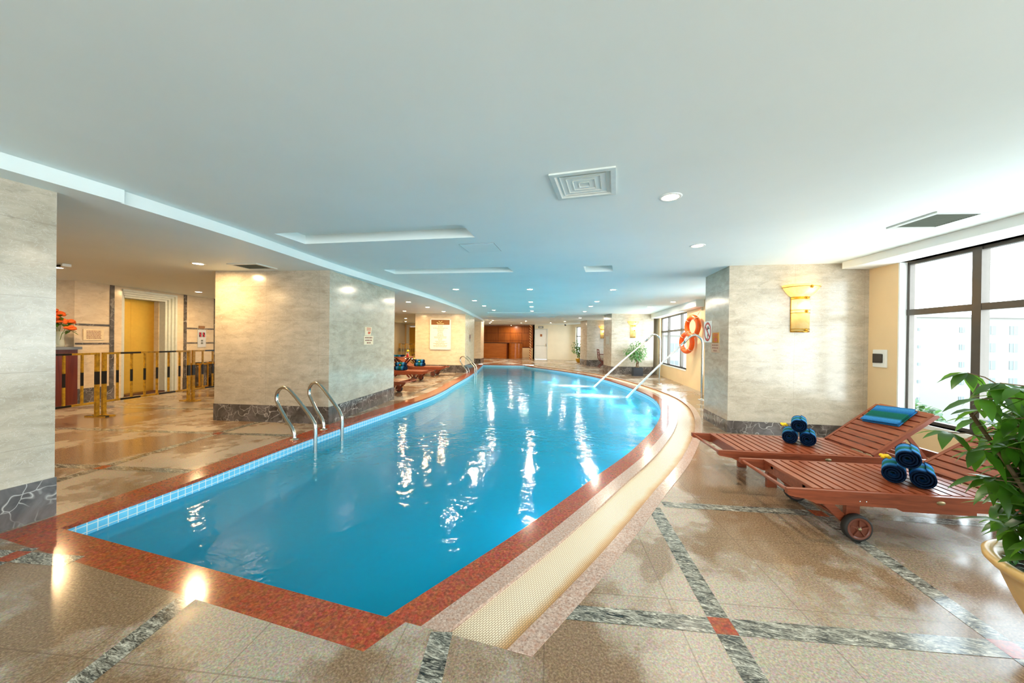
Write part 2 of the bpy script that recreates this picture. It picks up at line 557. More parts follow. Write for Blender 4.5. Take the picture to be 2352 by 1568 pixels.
# ------------------------------------------------------------------ mesh helpers
class MB:
    def __init__(s):
        s.v = []
        s.f = []
        s.uv = {}
        s.sm = set()

    def add(s, vs, fs, smooth=False):
        b = len(s.v)
        s.v += [tuple(x) for x in vs]
        for f in fs:
            if smooth:
                s.sm.add(len(s.f))
            s.f.append([b + i for i in f])
        return s

    def box(s, x0, x1, y0, y1, z0, z1, mat=None):
        vs = [Vector((x, y, z)) for z in (z0, z1) for y in (y0, y1) for x in (x0, x1)]
        if mat is not None:
            vs = [mat @ p for p in vs]
        return s.add(vs, [(0, 2, 3, 1), (4, 5, 7, 6), (0, 1, 5, 4), (2, 6, 7, 3), (0, 4, 6, 2), (1, 3, 7, 5)])

    def bar(s, a, b, w, h, up=(0, 0, 1)):
        a, b = Vector(a), Vector(b)
        d = (b - a)
        L = d.length
        d = d.normalized()
        r = d.cross(Vector(up))
        if r.length < 1e-4:
            r = d.cross(Vector((0, 1, 0)))
        r.normalize()
        u = r.cross(d)
        m = Matrix(((d.x, r.x, u.x, a.x), (d.y, r.y, u.y, a.y), (d.z, r.z, u.z, a.z), (0, 0, 0, 1)))
        return s.box(0, L, -w / 2, w / 2, -h / 2, h / 2, m)

    def prism(s, poly, z0, z1, plane='xy'):
        n = len(poly)
        mk = {'xy': lambda p, q: (p[0], p[1], q), 'xz': lambda p, q: (p[0], q, p[1]), 'yz': lambda p, q: (q, p[0], p[1])}[plane]
        vs = [mk(p, z0) for p in poly] + [mk(p, z1) for p in poly]
        tri = tessellate_polygon([[Vector((p[0], p[1], 0)) for p in poly]])
        fs = [tuple(t) for t in tri] + [tuple(n + i for i in reversed(t)) for t in tri]
        fs += [(i, (i + 1) % n, n + (i + 1) % n, n + i) for i in range(n)]
        return s.add(vs, fs)

    def tube(s, path, r, seg=12, caps=True):
        P = [Vector(p) for p in path]
        n = len(P)
        rs = r if isinstance(r, (list, tuple)) else [r] * n
        vs, fs = [], []
        ref = None
        for i, p in enumerate(P):
            t = (P[min(i + 1, n - 1)] - P[max(i - 1, 0)]).normalized()
            if ref is None:
                ref = t.cross(Vector((0, 0, 1)))
                if ref.length < .05:
                    ref = t.cross(Vector((1, 0, 0)))
            ref = (ref - t * ref.dot(t)).normalized()
            q = t.cross(ref)
            for k in range(seg):
                a = 2 * PI * k / seg
                vs.append(p + (ref * math.cos(a) + q * math.sin(a)) * rs[i])
        for i in range(n - 1):
            for k in range(seg):
                k2 = (k + 1) % seg
                fs.append((i * seg + k, i * seg + k2, (i + 1) * seg + k2, (i + 1) * seg + k))
        s.add(vs, fs, True)
        if caps:
            b = len(s.v) - n * seg
            s.f.append([b + k for k in range(seg)])
            s.f.append([b + (n - 1) * seg + k for k in reversed(range(seg))])
        return s

    def lathe(s, prof, seg=28, c=(0, 0, 0), a0=0.0, a1=2 * PI, axis='z', smooth=True):
        full = abs(a1 - a0 - 2 * PI) < 1e-5
        cnt = seg if full else seg + 1
        vs = []
        for (r, z) in prof:
            for k in range(cnt):
                a = a0 + (a1 - a0) * k / seg
                x, y = r * math.cos(a), r * math.sin(a)
                p = (x, y, z) if axis == 'z' else ((x, z, y) if axis == 'y' else (z, x, y))
                vs.append((c[0] + p[0], c[1] + p[1], c[2] + p[2]))
        fs = []
        for i in range(len(prof) - 1):
            for k in range(seg):
                k2 = (k + 1) % cnt
                fs.append((i * cnt + k, i * cnt + k2, (i + 1) * cnt + k2, (i + 1) * cnt + k))
        return s.add(vs, fs, smooth)

    def torus(s, R, r, c, u, w, seg=40, sg=14):
        u, w = Vector(u).normalized(), Vector(w).normalized()
        n = u.cross(w)
        vs, fs = [], []
        for i in range(seg):
            a = 2 * PI * i / seg
            d = u * math.cos(a) + w * math.sin(a)
            for k in range(sg):
                b = 2 * PI * k / sg
                vs.append(Vector(c) + d * (R + r * math.cos(b)) + n * (r * math.sin(b)))
        for i in range(seg):
            for k in range(sg):
                i2, k2 = (i + 1) % seg, (k + 1) % sg
                fs.append((i * sg + k, i2 * sg + k, i2 * sg + k2, i * sg + k2))
        return s.add(vs, fs, True)

    def ball(s, c, r, seg=10, ring=6, sz=1.0):
        pr = [(r * math.sin(PI * i / ring), -r * sz * math.cos(PI * i / ring)) for i in range(ring + 1)]
        return s.lathe(pr, seg, c)

    def strip(s, A, B, uvA=None, uvB=None):
        n = len(A)
        b = len(s.v)
        s.v += [tuple(p) for p in A] + [tuple(p) for p in B]
        for i in range(n - 1):
            s.f.append([b + i, b + i + 1, b + n + i + 1, b + n + i])
            if uvA:
                s.uv[len(s.f) - 1] = [uvA[i], uvA[i + 1], uvB[i + 1], uvB[i]]
        return s

    def build(s, name, mat, parent=None, smooth=False, bevel=0.0):
        me = bpy.data.meshes.new(name)
        me.from_pydata(s.v, [], s.f)
        if s.uv:
            ul = me.uv_layers.new(name='UVMap')
            for p in me.polygons:
                if p.index in s.uv:
                    for li, uv in zip(p.loop_indices, s.uv[p.index]):
                        ul.data[li].uv = uv
        if smooth:
            for p in me.polygons:
                p.use_smooth = True
        else:
            for i in s.sm:
                me.polygons[i].use_smooth = True
        me.materials.append(mat)
        me.update()
        o = bpy.data.objects.new(name, me)
        COL.objects.link(o)
        if parent is not None:
            o.parent = parent
        if bevel:
            bv = o.modifiers.new('bevel', 'BEVEL')
            bv.width = bevel
            bv.segments = 2
            bv.limit_method = 'ANGLE'
        return o


def tag(o, label=None, cat=None, group=None, kind=None):
    if label:
        o['label'] = label
    if cat:
        o['category'] = cat
    if group:
        o['group'] = group
    if kind:
        o['kind'] = kind
    return o


def thing(name, loc, rz=0.0, label=None, cat=None, group=None, kind=None):
    o = bpy.data.objects.new(name, None)
    o.empty_display_size = .1
    COL.objects.link(o)
    o.location = loc
    o.rotation_euler = (0, 0, rz)
    return tag(o, label, cat, group, kind)


def dup(root, loc, rz=None, label=None, group=None):
    kids = {}
    for o in bpy.data.objects:
        if o.parent is not None:
            kids.setdefault(o.parent.name, []).append(o)

    def cp(o, par):
        c = o.copy()
        COL.objects.link(c)
        c.parent = par
        for k in kids.get(o.name, []):
            cp(k, c)
        return c
    r = cp(root, None)
    r.location = loc
    if rz is not None:
        r.rotation_euler = (0, 0, rz)
    if label:
        r['label'] = label
    if group:
        r['group'] = group
    return r


def struct(o, label=None, cat=None):
    return tag(o, label, cat, None, 'structure')


def cr(pts, step=.12):
    P = [Vector(p) for p in pts]
    out = []
    for i in range(len(P) - 1):
        p0 = P[i - 1] if i else P[0] * 2 - P[1]
        p1, p2 = P[i], P[i + 1]
        p3 = P[i + 2] if i + 2 < len(P) else P[-1] * 2 - P[-2]
        n = max(1, int((p2 - p1).length / step))
        for k in range(n):
            t = k / n
            out.append(.5 * ((2 * p1) + (p2 - p0) * t + (2 * p0 - 5 * p1 + 4 * p2 - p3) * t * t + (3 * p1 - p0 - 3 * p2 + p3) * t ** 3))
    out.append(P[-1].copy())
    return out


def offset(c, d, y0=None):
    out = []
    n = len(c)
    for i, p in enumerate(c):
        t = (c[min(i + 1, n - 1)] - c[max(i - 1, 0)]).normalized()
        out.append(p + Vector((t.y, -t.x)) * d)
    if y0 is not None:
        k = 0
        for i, p in enumerate(out):
            t = (c[min(i + 1, n - 1)] - c[max(i - 1, 0)]).normalized()
            if p.y < y0 or i == 0:
                out[i] = p + t * ((y0 - p.y) / t.y)
                k = i
        for i in range(k):
            out[i] = out[k].copy()
    return out


def run(c):
    L = [0]
    for a, b in zip(c, c[1:]):
        L.append(L[-1] + (b - a).length)
    return L


def to3(c, z):
    return [(p[0], p[1], z) for p in c]


LOWC, MAINC, SOFR = 2.50, 2.61, 2.51

# ------------------------------------------------------------------ setting: outline of the hall
Q0 = Vector((3.557, 6.496))
DW = Vector((.16, -.987)).normalized()
WL = 11.9
Q1 = Q0 + DW * WL
RWALL = [tuple(Q1), tuple(Q0), (2.80, 8.9), (2.34, 11.08), (1.725, 16.42), (1.45, 17.6), (.55, 20.0), (-.9, 22.8), (-3.1, 26.2)]
KL = Vector((-10.498, 4.333))
DL = Vector((-.226, .974)).normalized()
LL = 18.4
OUTER = RWALL + [(-6.1, 26.25), (-6.1, 28.3), (-11.6, 28.3), (-11.6, 26.2), (-9.4, 20.9), tuple(KL + DL * LL), (-15.4, 22.3), tuple(KL),
                 (-14.2, 3.6), (-14.2, tuple(Q1)[1])]
# grow slightly so that floor and ceiling run under the walls
OUTB = []
for (x, y) in OUTER:
    OUTB.append((x + (.12 if (x > -3.2) else (-.12 if x < -9.5 else 0)), y))

inner_r = cr([(-1.096, 1.53), (-.694, 2.448), (-.416, 3.162), (-.19, 3.776), (.066, 4.436), (.27, 5.034), (.576, 6.107), (.80, 7.2), (.93, 8.48),
              (.88, 9.65), (.65, 10.75), (.20, 12.15), (-.52, 13.9), (-1.25, 15.15), (-2.25, 16.4), (-3.4, 17.6), (-4.45, 18.6), (-5.05, 19.5)])
inner_l = cr([(-3.85, 1.53), (-3.95, 2.6), (-4.07, 3.5), (-4.16, 4.5), (-4.25, 6.07), (-4.37, 7.7), (-4.58, 8.9), (-4.88, 10.1), (-5.42, 12.4),
              (-5.92, 14.3), (-6.5, 16.3), (-7.0, 17.97), (-7.36, 19.04)])
out_l = offset(inner_l, -.28)
out_l[0] = Vector((-4.13, 1.53))
R1 = offset(inner_r, .18, 1.53)
R2 = offset(inner_r, .30, 1.53)
R3 = offset(inner_r, .585, 1.53)
R4 = offset(inner_r, .69, 1.53)
hole = [(-4.13, 1.33), (-1.07, 1.33), (-.985, 1.53)] + [tuple(p) for p in R4] + [(-5.25, 19.86), (-7.62, 19.28)] + [tuple(p) for p in reversed(out_l)]


def flat_poly(outer, holes, z, flip=False):
    rings = [[Vector((p[0], p[1], 0)) for p in outer]] + [[Vector((p[0], p[1], 0)) for p in h] for h in holes]
    tri = tessellate_polygon(rings)
    allv = [p for r in rings for p in r]
    mb = MB()
    fs = []
    for t in tri:
        a, b, c = (allv[i] for i in t)
        up = (b - a).cross(c - a).z > 0
        t = tuple(t)
        if up == flip:
            t = tuple(reversed(t))
        fs.append(t)
    mb.add([(p.x, p.y, z) for p in allv], fs)
    return mb


mb = flat_poly(OUTB, [hole], 0.0)
struct(mb.build('floor', M['floor']), 'wet beige granite tiled pool deck with dark inlay strips', 'floor')

# --- pool
basin = thing('pool_basin', (0, 0, 0), 0, 'long curved indoor swimming pool lined with light blue mosaic tiles', 'swimming pool', None, 'structure')
ring = [(-3.85, 1.53), (-1.096, 1.53)]
wall_path = [Vector(p) for p in ring] + inner_r[1:] + [Vector((-7.36, 19.04))] + list(reversed(inner_l))[1:]
ZB, ZW = -.60, -.125
mb = MB()
L = run(wall_path)
mb.strip(to3(wall_path, -.03), to3(wall_path, ZB), [(l, -.03) for l in L], [(l, ZB) for l in L])
mb.build('pool_wall', M['tile'], basin)
flat_poly([tuple(p) for p in wall_path[:-1]], [], ZB).build('pool_floor', M['poolfloor'], basin)
w = flat_poly([tuple(p) for p in wall_path[:-1]], [], ZW).build('pool_water', M['water'])
tag(w, 'clear turquoise water filling the curved pool', 'water', None, 'stuff')

PIDX = [i for i in range(17, len(inner_r) - 20, 13)]  # unseen underwater lights, added to brighten the water and tint the ceiling
for k, i in enumerate(PIDX):
    p, t_ = inner_r[i], (inner_r[i + 1] - inner_r[i - 1]).normalized()
    nrm = Vector((-t_.y, t_.x))
    pl = thing('added_pool_light', (p.x + nrm.x * .004, p.y + nrm.y * .004, -.36), math.atan2(nrm.y, nrm.x), None, None)
    pl.parent = basin
    MB().lathe([(.0, .012), (.07, .014), (.085, .008), (.09, 0)], 20, axis='x').build('added_lens', M['white'], pl)
    ld = bpy.data.lights.new('added_pool_lamp', 'AREA')
    ld.shape = 'DISK'
    ld.size = .16
    ld.energy = K_POOL
    ld.color = (.85, .97, 1.0)
    lo = bpy.data.objects.new('added_pool_lamp', ld)
    COL.objects.link(lo)
    lo.parent = pl
    lo.location = (.03, 0, 0)
    lo.rotation_euler = (0, -PI / 2 + math.radians(32), 0)

cop = thing('pool_coping', (0, 0, 0), 0, 'polished red granite coping around the pool edge', 'pool coping', None, 'structure')
mb = MB()
mb.strip(to3(inner_l, 0), to3(out_l, 0))
mb.strip(to3(inner_l, -.035), to3(inner_l, 0))
mb.strip(to3(inner_r, 0), to3(R1, 0))
mb.strip(to3(inner_r, -.035), to3(inner_r, 0))
mb.add([(-4.13, 1.33, 0), (-1.07, 1.33, 0), (-.985, 1.53, 0), (-1.096, 1.53, 0), (-3.85, 1.53, 0), (-4.13, 1.53, 0)], [(0, 1, 2, 3, 4, 5)])
mb.add([(-3.85, 1.53, 0), (-1.096, 1.53, 0), (-1.096, 1.53, -.035), (-3.85, 1.53, -.035)], [(0, 1, 2, 3)])
mb.add([(-5.05, 19.5, 0), (-7.36, 19.04, 0), (-7.62, 19.28, 0), (-5.25, 19.86, 0), tuple(R1[-1]) + (0,)], [(0, 1, 2, 3, 4)])
mb.add([(-5.05, 19.5, 0), (-7.36, 19.04, 0), (-7.36, 19.04, -.035), (-5.05, 19.5, -.035)], [(0, 1, 2, 3)])
mb.build('red_granite', M['red'], cop)
mb = MB()
mb.strip(to3(R1, 0), to3(R2, 0))
mb.strip(to3(R2, -.05), to3(R2, 0))
mb.build('granite_border', M['pink'], cop)
mb = MB()
n = len(R3)
mb.strip(to3(R3, 0.004), to3(R4, 0.004))
mb.strip(to3(R4, -.05), to3(R4, 0.004))
mb.box(R2[0].x, R4[0].x, 1.515, 1.531, -.06, -.0005)
mb.add([(R3[0].x, 1.53, .004), (R4[0].x, 1.53, .004), (R4[0].x, 1.53, -.01), (R3[0].x, 1.53, -.01)], [(0, 1, 2, 3)])
mb.build('granite_kerb', M['pink'], cop)
mb = MB()
mb.strip(to3(R3, -.05), to3(R3, .004))
mb.build('stained_kerb_face', plain('rust_stained_stone', lin(150, 100, 52), .6, var=.3), cop)
mb = MB()
L = run(R2)
ZG = -.02
mb.strip(to3(R2, ZG), to3(R3, ZG), [(l, 0) for l in L], [(l, .285) for l in L])
g = mb.build('overflow_grate', M['grate'])
struct(g, 'long curved white plastic overflow grate along the right pool edge', 'grate')

# --- inlay strips in the deck
STRIPS = [
    [(.318, 3.22), (.52, 1.975), (.572, 1.69), (.64, 1.2), (.74, .4)],
    [(-.24, 1.835), (.155, 1.91), (.52, 1.975), (1.2, 2.11), (1.77, 2.225), (3.6, 2.58)],
    [(.40, 3.305), (1.29, 3.47), (1.62, 3.53), (3.6, 3.87)],
    [(1.50, 4.9), (1.62, 3.53), (1.70, 2.95), (1.77, 2.225), (1.86, 1.2)],
    [(-.785, 1.53), (-.715, 1.28), (-.58, .8)],
    [(-2.19, 1.33), (-2.055, .87), (-1.93, .45)],
    [(-4.0, 1.17), (-3.63, 1.245), (-3.2, 1.33)],
    [(-3.66, 1.33), (-3.63, 1.245), (-3.5, .8)],
    [(-7.0, 1.95), (-5.21, 2.365), (-4.22, 2.57)],
    [(-4.9, 1.02), (-5.21, 2.365), (-5.52, 3.706), (-5.66, 4.42)],
    [(-8.0, 3.15), (-5.52, 3.706), (-4.38, 3.97)],
    [(-4.9, 7.4), (-5.02, 8.15), (-5.4, 10.2), (-6.05, 13.2)],
    [(-6.6, 7.95), (-5.02, 8.15), (-4.72, 8.2)],
    [(-6.8, 9.35), (-5.25, 9.55), (-5.0, 9.6)],
    [(-7.2, 10.95), (-5.52, 11.1), (-5.3, 11.15)],
    [(-9.8, 4.35), (-6.55, 5.1)],
]


def ribbon(pts, w, z):
    P = [Vector(p) for p in pts]
    a = offset(P, w / 2)
    b = offset(P, -w / 2)
    return MB().strip(to3(a, z), to3(b, z))


for i, s_ in enumerate(STRIPS):
    o = ribbon(s_, .104, .0012 + .0002 * (i % 2)).build('trim_%d' % (i + 1), M['gneiss'])
    struct(o)
REDS = [(.52, 1.975, 10.7), (1.77, 2.225, 8), (1.62, 3.53, 8), (-3.63, 1.245, 14), (-5.21, 2.365, 13), (-5.52, 3.706, 13)]
mb = MB()
for (x, y, a) in REDS:
    m = Matrix.Translation((x, y, 0)) @ Matrix.Rotation(math.radians(a), 4, 'Z')
    mb.add([m @ Vector((sx * .053, sy * .053, .0018)) for sx, sy in ((-1, -1), (1, -1), (1, 1), (-1, 1))], [(0, 1, 2, 3)])
struct(mb.build('trim_17', M['red']))

# --- ceilings
TROUGHS = [[(-3.97, 3.27), (-1.63, 3.53), (-1.67, 4.0), (-4.0, 3.74)], [(-4.07, 5.47), (-1.80, 5.77), (-1.83, 6.21), (-4.11, 5.90)],
           [(-.55, 6.0), (-.09, 6.03), (-.08, 6.55), (-.555, 6.5)], [(-5.6, 14.9), (-3.0, 15.25), (-3.05, 15.7), (-5.7, 15.35)]]
for i in range(len(TROUGHS)):
    k = (MAINC - 1.4) / 1.25
    TROUGHS[i] = [(x * k, y * k) for x, y in TROUGHS[i]]
mb = flat_poly(OUTB, TROUGHS, MAINC, True)
for T in TROUGHS:
    p = [Vector(q) for q in T] + [Vector(T[0])]
    mb.strip(to3(p, MAINC), to3(p, MAINC + .11))
    mb.add([(x, y, MAINC + .11) for x, y in T], [(3, 2, 1, 0)])
struct(mb.build('ceiling', M['ceil']), 'white main ceiling over the pool with recessed troughs', 'ceiling')
low_edge = cr([(-3.94, -5.2), (-3.94, 1.285), (-3.97, 1.9), (-4.1, 3.0), (-4.40, 4.62), (-4.63, 6.53), (-4.94, 8.98), (-5.54, 12.06), (-6.46, 15.53),
               (-7.2, 18.3), (-7.75, 20.1), (-8.3, 20.95), (-9.2, 21.3)], .2)
lp = [tuple(p) for p in low_edge] + [tuple(KL + DL * LL + Vector((-.1, .2))), (-15.4, 22.2), tuple(KL + Vector((-.1, 0))), (-14.2, 3.6), (-14.2, -5.2)]
mb = MB()
mb.prism(lp, LOWC, MAINC - .001)
struct(mb.build('ceiling.001', M['ceil']), 'lower ceiling with curved white edge left of the pool', 'ceiling')


def soffit(name, inner, outer, z, label):
    poly = list(inner) + list(reversed(outer))
    mb = MB()
    mb.prism(poly, z, MAINC - .001)
    struct(mb.build(name, M['white']), label, 'ceiling soffit')


si = [(3.16, 6.36), (3.26, 5.9), (3.36, 5.25), (3.51, 4.5), (3.75, 3.0), (4.9, -5.2)]
so = [tuple(Q0 + Vector((-.02, -.02))), tuple(Q0 + DW * .6 + Vector((.09, .01))), tuple(Q0 + DW * 1.4 + Vector((.09, .01))), tuple(Q0 + DW * 2.4 + Vector((.09, .01))),
      tuple(Q0 + DW * 4 + Vector((.09, .01))), tuple(Q1 + Vector((.09, .01)))]
soffit('ceiling.002', si, so, SOFR, 'dropped white soffit above the large window on the right')
soffit('ceiling.003', [(2.12, 11.0), (1.40, 16.4)], [(2.36, 11.06), (1.75, 16.44)], 2.42, 'dropped soffit above the window behind the lifebuoys')


# --- walls with openings; local frame: s along the wall, n outwards
def wall(name, p0, p1, z0, z1, mat, openings=(), th=.2, label=None, side=1):
    p0, p1 = Vector(p0), Vector(p1)
    d = (p1 - p0)
    Ls = d.length
    d = d.normalized()
    o = thing(name, (p0.x, p0.y, 0), math.atan2(d.y, d.x), label, 'wall', None, 'structure')
    mb = MB()
    y0, y1 = (0, th) if side > 0 else (-th, 0)
    zs = sorted(openings)
    s = 0.0
    for (a, b, za, zb) in zs:
        if a > s:
            mb.box(s, a, y0, y1, z0, z1)
        if za > z0 + .001:
            mb.box(a, b, y0, y1, z0, za)
        if zb < z1 - .001:
            mb.box(a, b, y0, y1, zb, z1)
        s = b
    if s < Ls:
        mb.box(s, Ls, y0, y1, z0, z1)
    body = mb.build(name + '_surface', mat, o)
    return o, d


def window(name, p, d, side, s0, s1, z0, z1, vs_, hs, inset, sillz=None, fw=.055, label=None):
    o = thing(name, (p.x, p.y, 0), math.atan2(d.y, d.x), label, 'window', None, 'structure')
    k = side
    y = inset * k
    ya, yb = sorted((y, y + .06 * k))
    mb = MB()
    mb.box(s0, s1, ya, yb, z0, z0 + .04)
    mb.box(s0, s1, ya, yb, z1 - .04, z1)
    mb.box(s0, s0 + fw, ya, yb, z0, z1)
    mb.box(s1 - fw, s1, ya, yb, z0, z1)
    for v in vs_:
        a, b = sorted((y - .01 * k, y + .075 * k))
        mb.box(v - .045, v + .045, a, b, z0 + .001, z1 - .001)
    for h in hs:
        a, b = sorted((y - .006 * k, y + .065 * k))
        mb.box(s0 + .001, s1 - .001, a, b, h - .038, h + .038)
    mb.build('window_frame', M['alu'], o)
    mb = MB()
    q = y + .035 * k
    mb.add([(s0 + .01, q, z0 + .01), (s1 - .01, q, z0 + .01), (s1 - .01, q, z1 - .01), (s0 + .01, q, z1 - .01)], [(0, 1, 2, 3)])
    mb.build('window_pane', M['glass'], o)
    mb = MB()
    a, b = sorted((-.012 * k, y + .1 * k))
    mb.box(s0, s1, a, b, z0 - .05, z0)
    mb.build('window_sill', M['white'], o)
    return o


# right wall, near part (going away from the hall end towards the viewer: outwards is on the left of d)
o, d = wall('wall_right', Q0, Q1, 0, MAINC, M['cream'], [(.45, 4.6, .42, SOFR), (5.3, 9.0, .42, SOFR), (9.6, 11.6, .42, SOFR)], .22, 'cream wall under the large window at right', 1)
window('window_1', Q0, d, 1, .45, 4.6, .42, SOFR, [1.27, 2.75, 3.8], [1.838], .09, label='large dark framed window behind the potted plant')
window('window_4', Q0, d, 1, 5.3, 9.0, .42, SOFR, [6.5, 7.8], [1.838], .09)
window('window_5', Q0, d, 1, 9.6, 11.6, .42, SOFR, [10.6], [1.838], .09)
mb = MB()
mb.box(.45, .47, .0, .12, .42, SOFR)
jm = thing('trim_18', (Q0.x, Q0.y, 0), math.atan2(d.y, d.x), None, None, None, 'structure')
mb.build('window_jamb', M['white'], jm)
A = Vector((2.34, 11.08))
Bp = Vector((1.725, 16.42))
o, d = wall('wall_right.001', tuple(Q0), tuple(A), 0, MAINC, M['cream'], [(.7, 3.3, .52, 2.42)], .15, 'cream wall carrying the orange lifebuoys', -1)
window('added_window_6', Q0, d, -1, .7, 3.3, .52, 2.42, [1.6, 2.4], [1.84], .08)  # unseen window behind the pillar, added to brighten the far ceiling
o, d = wall('wall_right.002', tuple(A), tuple(Bp), 0, MAINC, M['cream'], [(1.53, 5.2, .52, 2.42)], .15, 'cream wall around the second window', -1)
window('window_2', A, d, -1, 1.53, 5.2, .52, 2.42, [2.42, 4.12], [1.84], .08, label='dark framed window behind the water spouts')
pts = RWALL[4:]
for i in range(len(pts) - 1):
    op = [(.9, 3.6, .5, 2.42)] if i == 3 else ([(.3, 2.3, .5, 2.42)] if i == 1 else [])
    o, d = wall('wall_right.%03d' % (i + 3), pts[i], pts[i + 1], 0, MAINC, M['pale'], op, .15, None, -1)
    if op and i == 1:
        window('added_window_7', Vector(pts[i]), d, -1, .3, 2.3, .5, 2.42, [1.3], [1.75], .08)  # hidden from view, added to let more daylight onto the far ceiling
    if op and i == 3:
        window('window_3', Vector(pts[i]), d, -1, .9, 3.6, .5, 2.42, [1.6, 2.9], [1.75], .08, label='small distant window behind the yellow bowl plant')
# far wall with the white door
o, d = wall('wall_far', (-6.1, 26.2), (-2.9, 26.2), 0, MAINC, M['pale'], [(.12, 1.12, 0, 2.30)], .15, 'pale cream far wall with the white door', 1)
d1 = thing('door_1', (-5.98, 26.2, 0), 0, 'closed white door in the far cream wall', 'door', None, 'structure')
MB().box(0, .05, -.02, .06, 0, 2.30).box(.95, 1.0, -.02, .06, 0, 2.30).box(0.05, .95, -.02, .06, 2.24, 2.30).build('door_frame', M['ventw'], d1)
MB().box(.05, .95, .02, .06, 0.01, 2.24).build('door_leaf', M['white'], d1)
MB().box(.07, .93, .012, .02, 1.0, 1.06).build('door_rail', M['ventw'], d1)
MB().box(.86, .9, -.03, .02, .98, 1.18).build('door_handle', M['steel'], d1)
MB().box(.42, .58, .014, .02, 1.72, 1.90).build('notice', plain('brown_notice', lin(168, 104, 56), .5), d1)
wall('wall_back', (-14.2, Q1.y), (Q1.x, Q1.y), 0, MAINC, M['pale'], [(10.6, 19.2, .4, 2.45)], .15, None, -1)  # wide unseen opening, put in so sky light fills the hall
wall('wall_left', (-14.2, Q1.y), (-14.2, 3.6), 0, MAINC, M['pale'], [], .15, None, 1)
wall('wall_left.001', (-14.2, 3.6), tuple(KL - Vector((.09, .018))), 0, MAINC, M['white'], [], .15, 'white wall behind the flower counter', 1)
# alcove
wall('wall_alcove', (-11.6, 28.2), (-6.1, 28.2), 0, MAINC, M['pale'], [], .12, None, 1)
wall('wall_alcove.001', (-6.1, 28.2), (-6.1, 26.2), 0, MAINC, M['pale'], [], .12, None, 1)
wall('wall_alcove.002', (-11.6, 26.2), (-11.6, 28.2), 0, MAINC, M['pale'], [], .12, None, 1)
wall('wall_alcove.003', (-9.4, 20.9), (-11.6, 26.2), 0, MAINC, M['pale'], [], .12, None, 1)
# elevator lobby wall
EL0, EL1 = .55, 1.77
o, d = wall('wall_lobby', tuple(KL), tuple(KL + DL * LL), 0, MAINC, M['limew'], [(EL0 + .274, EL1 + .274, 0, 2.44)], .5, 'cream marble lobby wall around the elevator', 1)
lob = o
S0 = .274
mb = MB()
for (a, b) in ((.325, .403), (1.96, 2.04), (2.85, 2.94)):
    mb.box(S0 + a, S0 + b, -.012, 0, 0, LOWC)
for (a, b) in ((-.26, .325), (2.04, 2.85)):
    mb.box(S0 + a, S0 + b, -.01, 0, 1.595, 1.635)
    mb.box(S0 + a, S0 + b, -.01, 0, 1.205, 1.24)
mb.box(S0 - .27, S0 + .41, -.016, 0, 0, .30)
mb.box(S0 + 1.95, LL, -.016, 0, 0, .30)
mb.build('dark_marble_band', M['dark'], lob)
MB().box(4.5, LL, -.004, .0, .30, LOWC).build('painted_panel', M['pale'], lob)
wall('wall_lobby_end', tuple(KL + DL * LL), (-9.4, 20.9), 0, MAINC, M['cream'], [(.35, 1.15, 0, 2.3)], .2, 'cream wall with doorway beyond the loungers', 1)
de = (Vector((-9.4, 20.9)) - (KL + DL * LL)).normalized()
P0 = KL + DL * LL
d3 = thing('door_3', (P0.x, P0.y, 0), math.atan2(de.y, de.x), 'white framed doorway on the far left wall', 'door', None, 'structure')
MB().box(.2, .36, -.03, .05, 0, 2.42).box(1.14, 1.32, -.03, .05, 0, 2.42).box(.36, 1.14, -.03, .05, 2.28, 2.42).build('door_frame', M['white'], d3)
MB().box(.36, 1.14, .12, .16, 0, 2.28).build('door_leaf', M['gold'], d3)
d4 = thing('door_4', (P0.x, P0.y, 0), math.atan2(de.y, de.x), 'pale glazed door beside the dark wall plaque', 'door', None, 'structure')
MB().box(2.05, 2.11, -.05, 0, 0, 2.25).box(2.8, 2.86, -.05, 0, 0, 2.25).box(2.11, 2.8, -.05, 0, 2.2, 2.25).build('door_frame', M['alu'], d4)
MB().box(2.11, 2.8, -.03, -.01, .0, 2.2).build('door_leaf', plain('frosted_glass', lin(200, 220, 226), .2), d4)
pq = thing('wall_plaque', (P0.x, P0.y, 0), math.atan2(de.y, de.x), 'small dark plaque between doorway and glazed door on far wall', 'plaque')
MB().box(1.48, 1.86, -.02, 0, 1.70, 1.83).build('plate', plain('dark_brown_plate', lin(70, 40, 26), .4), pq)
MB().box(1.53, 1.81, -.024, -.02, 1.755, 1.775).build('lettering', M['cream2'], pq)
# elevator
e = thing('door_2', (KL.x, KL.y, 0), math.atan2(DL.y, DL.x), 'gold elevator door in stepped white surround', 'elevator door', None, 'structure')
a, b = S0 + EL0, S0 + EL1
mb = MB()
for k in range(4):
    w_ = .045 * (k + 1)
    y0_ = -.03 + .045 * k
    mb.box(b - w_, b - w_ + .046, y0_, y0_ + .30, 0, 2.45 - w_)
    mb.box(a + w_ - .046, a + w_, .02 + .045 * k, y0_ + .30, 0, 2.45 - w_)
    mb.box(a + w_ - .045, b - w_ + .045, y0_, y0_ + .30, 2.45 - w_, 2.45 - w_ + .046)
mb.build('door_surround', M['ventw'], e)
MB().box(b - .19, b - .175, .27, .44, 0, 2.27).build('stone_reveal', M['limew'], e)
mid = (a + b) / 2 - .1
MB().box(a + .18, mid - .003, .40, .43, .02, 2.27).build('door_leaf', M['gold'], e)
MB().box(mid + .003, b - .18, .40, .43, .02, 2.27).build('door_leaf', M['gold'], e)
MB().box(a + .18, b - .18, .10, .44, .0, .02).build('door_sill', plain('dark_red_sill', lin(70, 30, 18), .5), e)


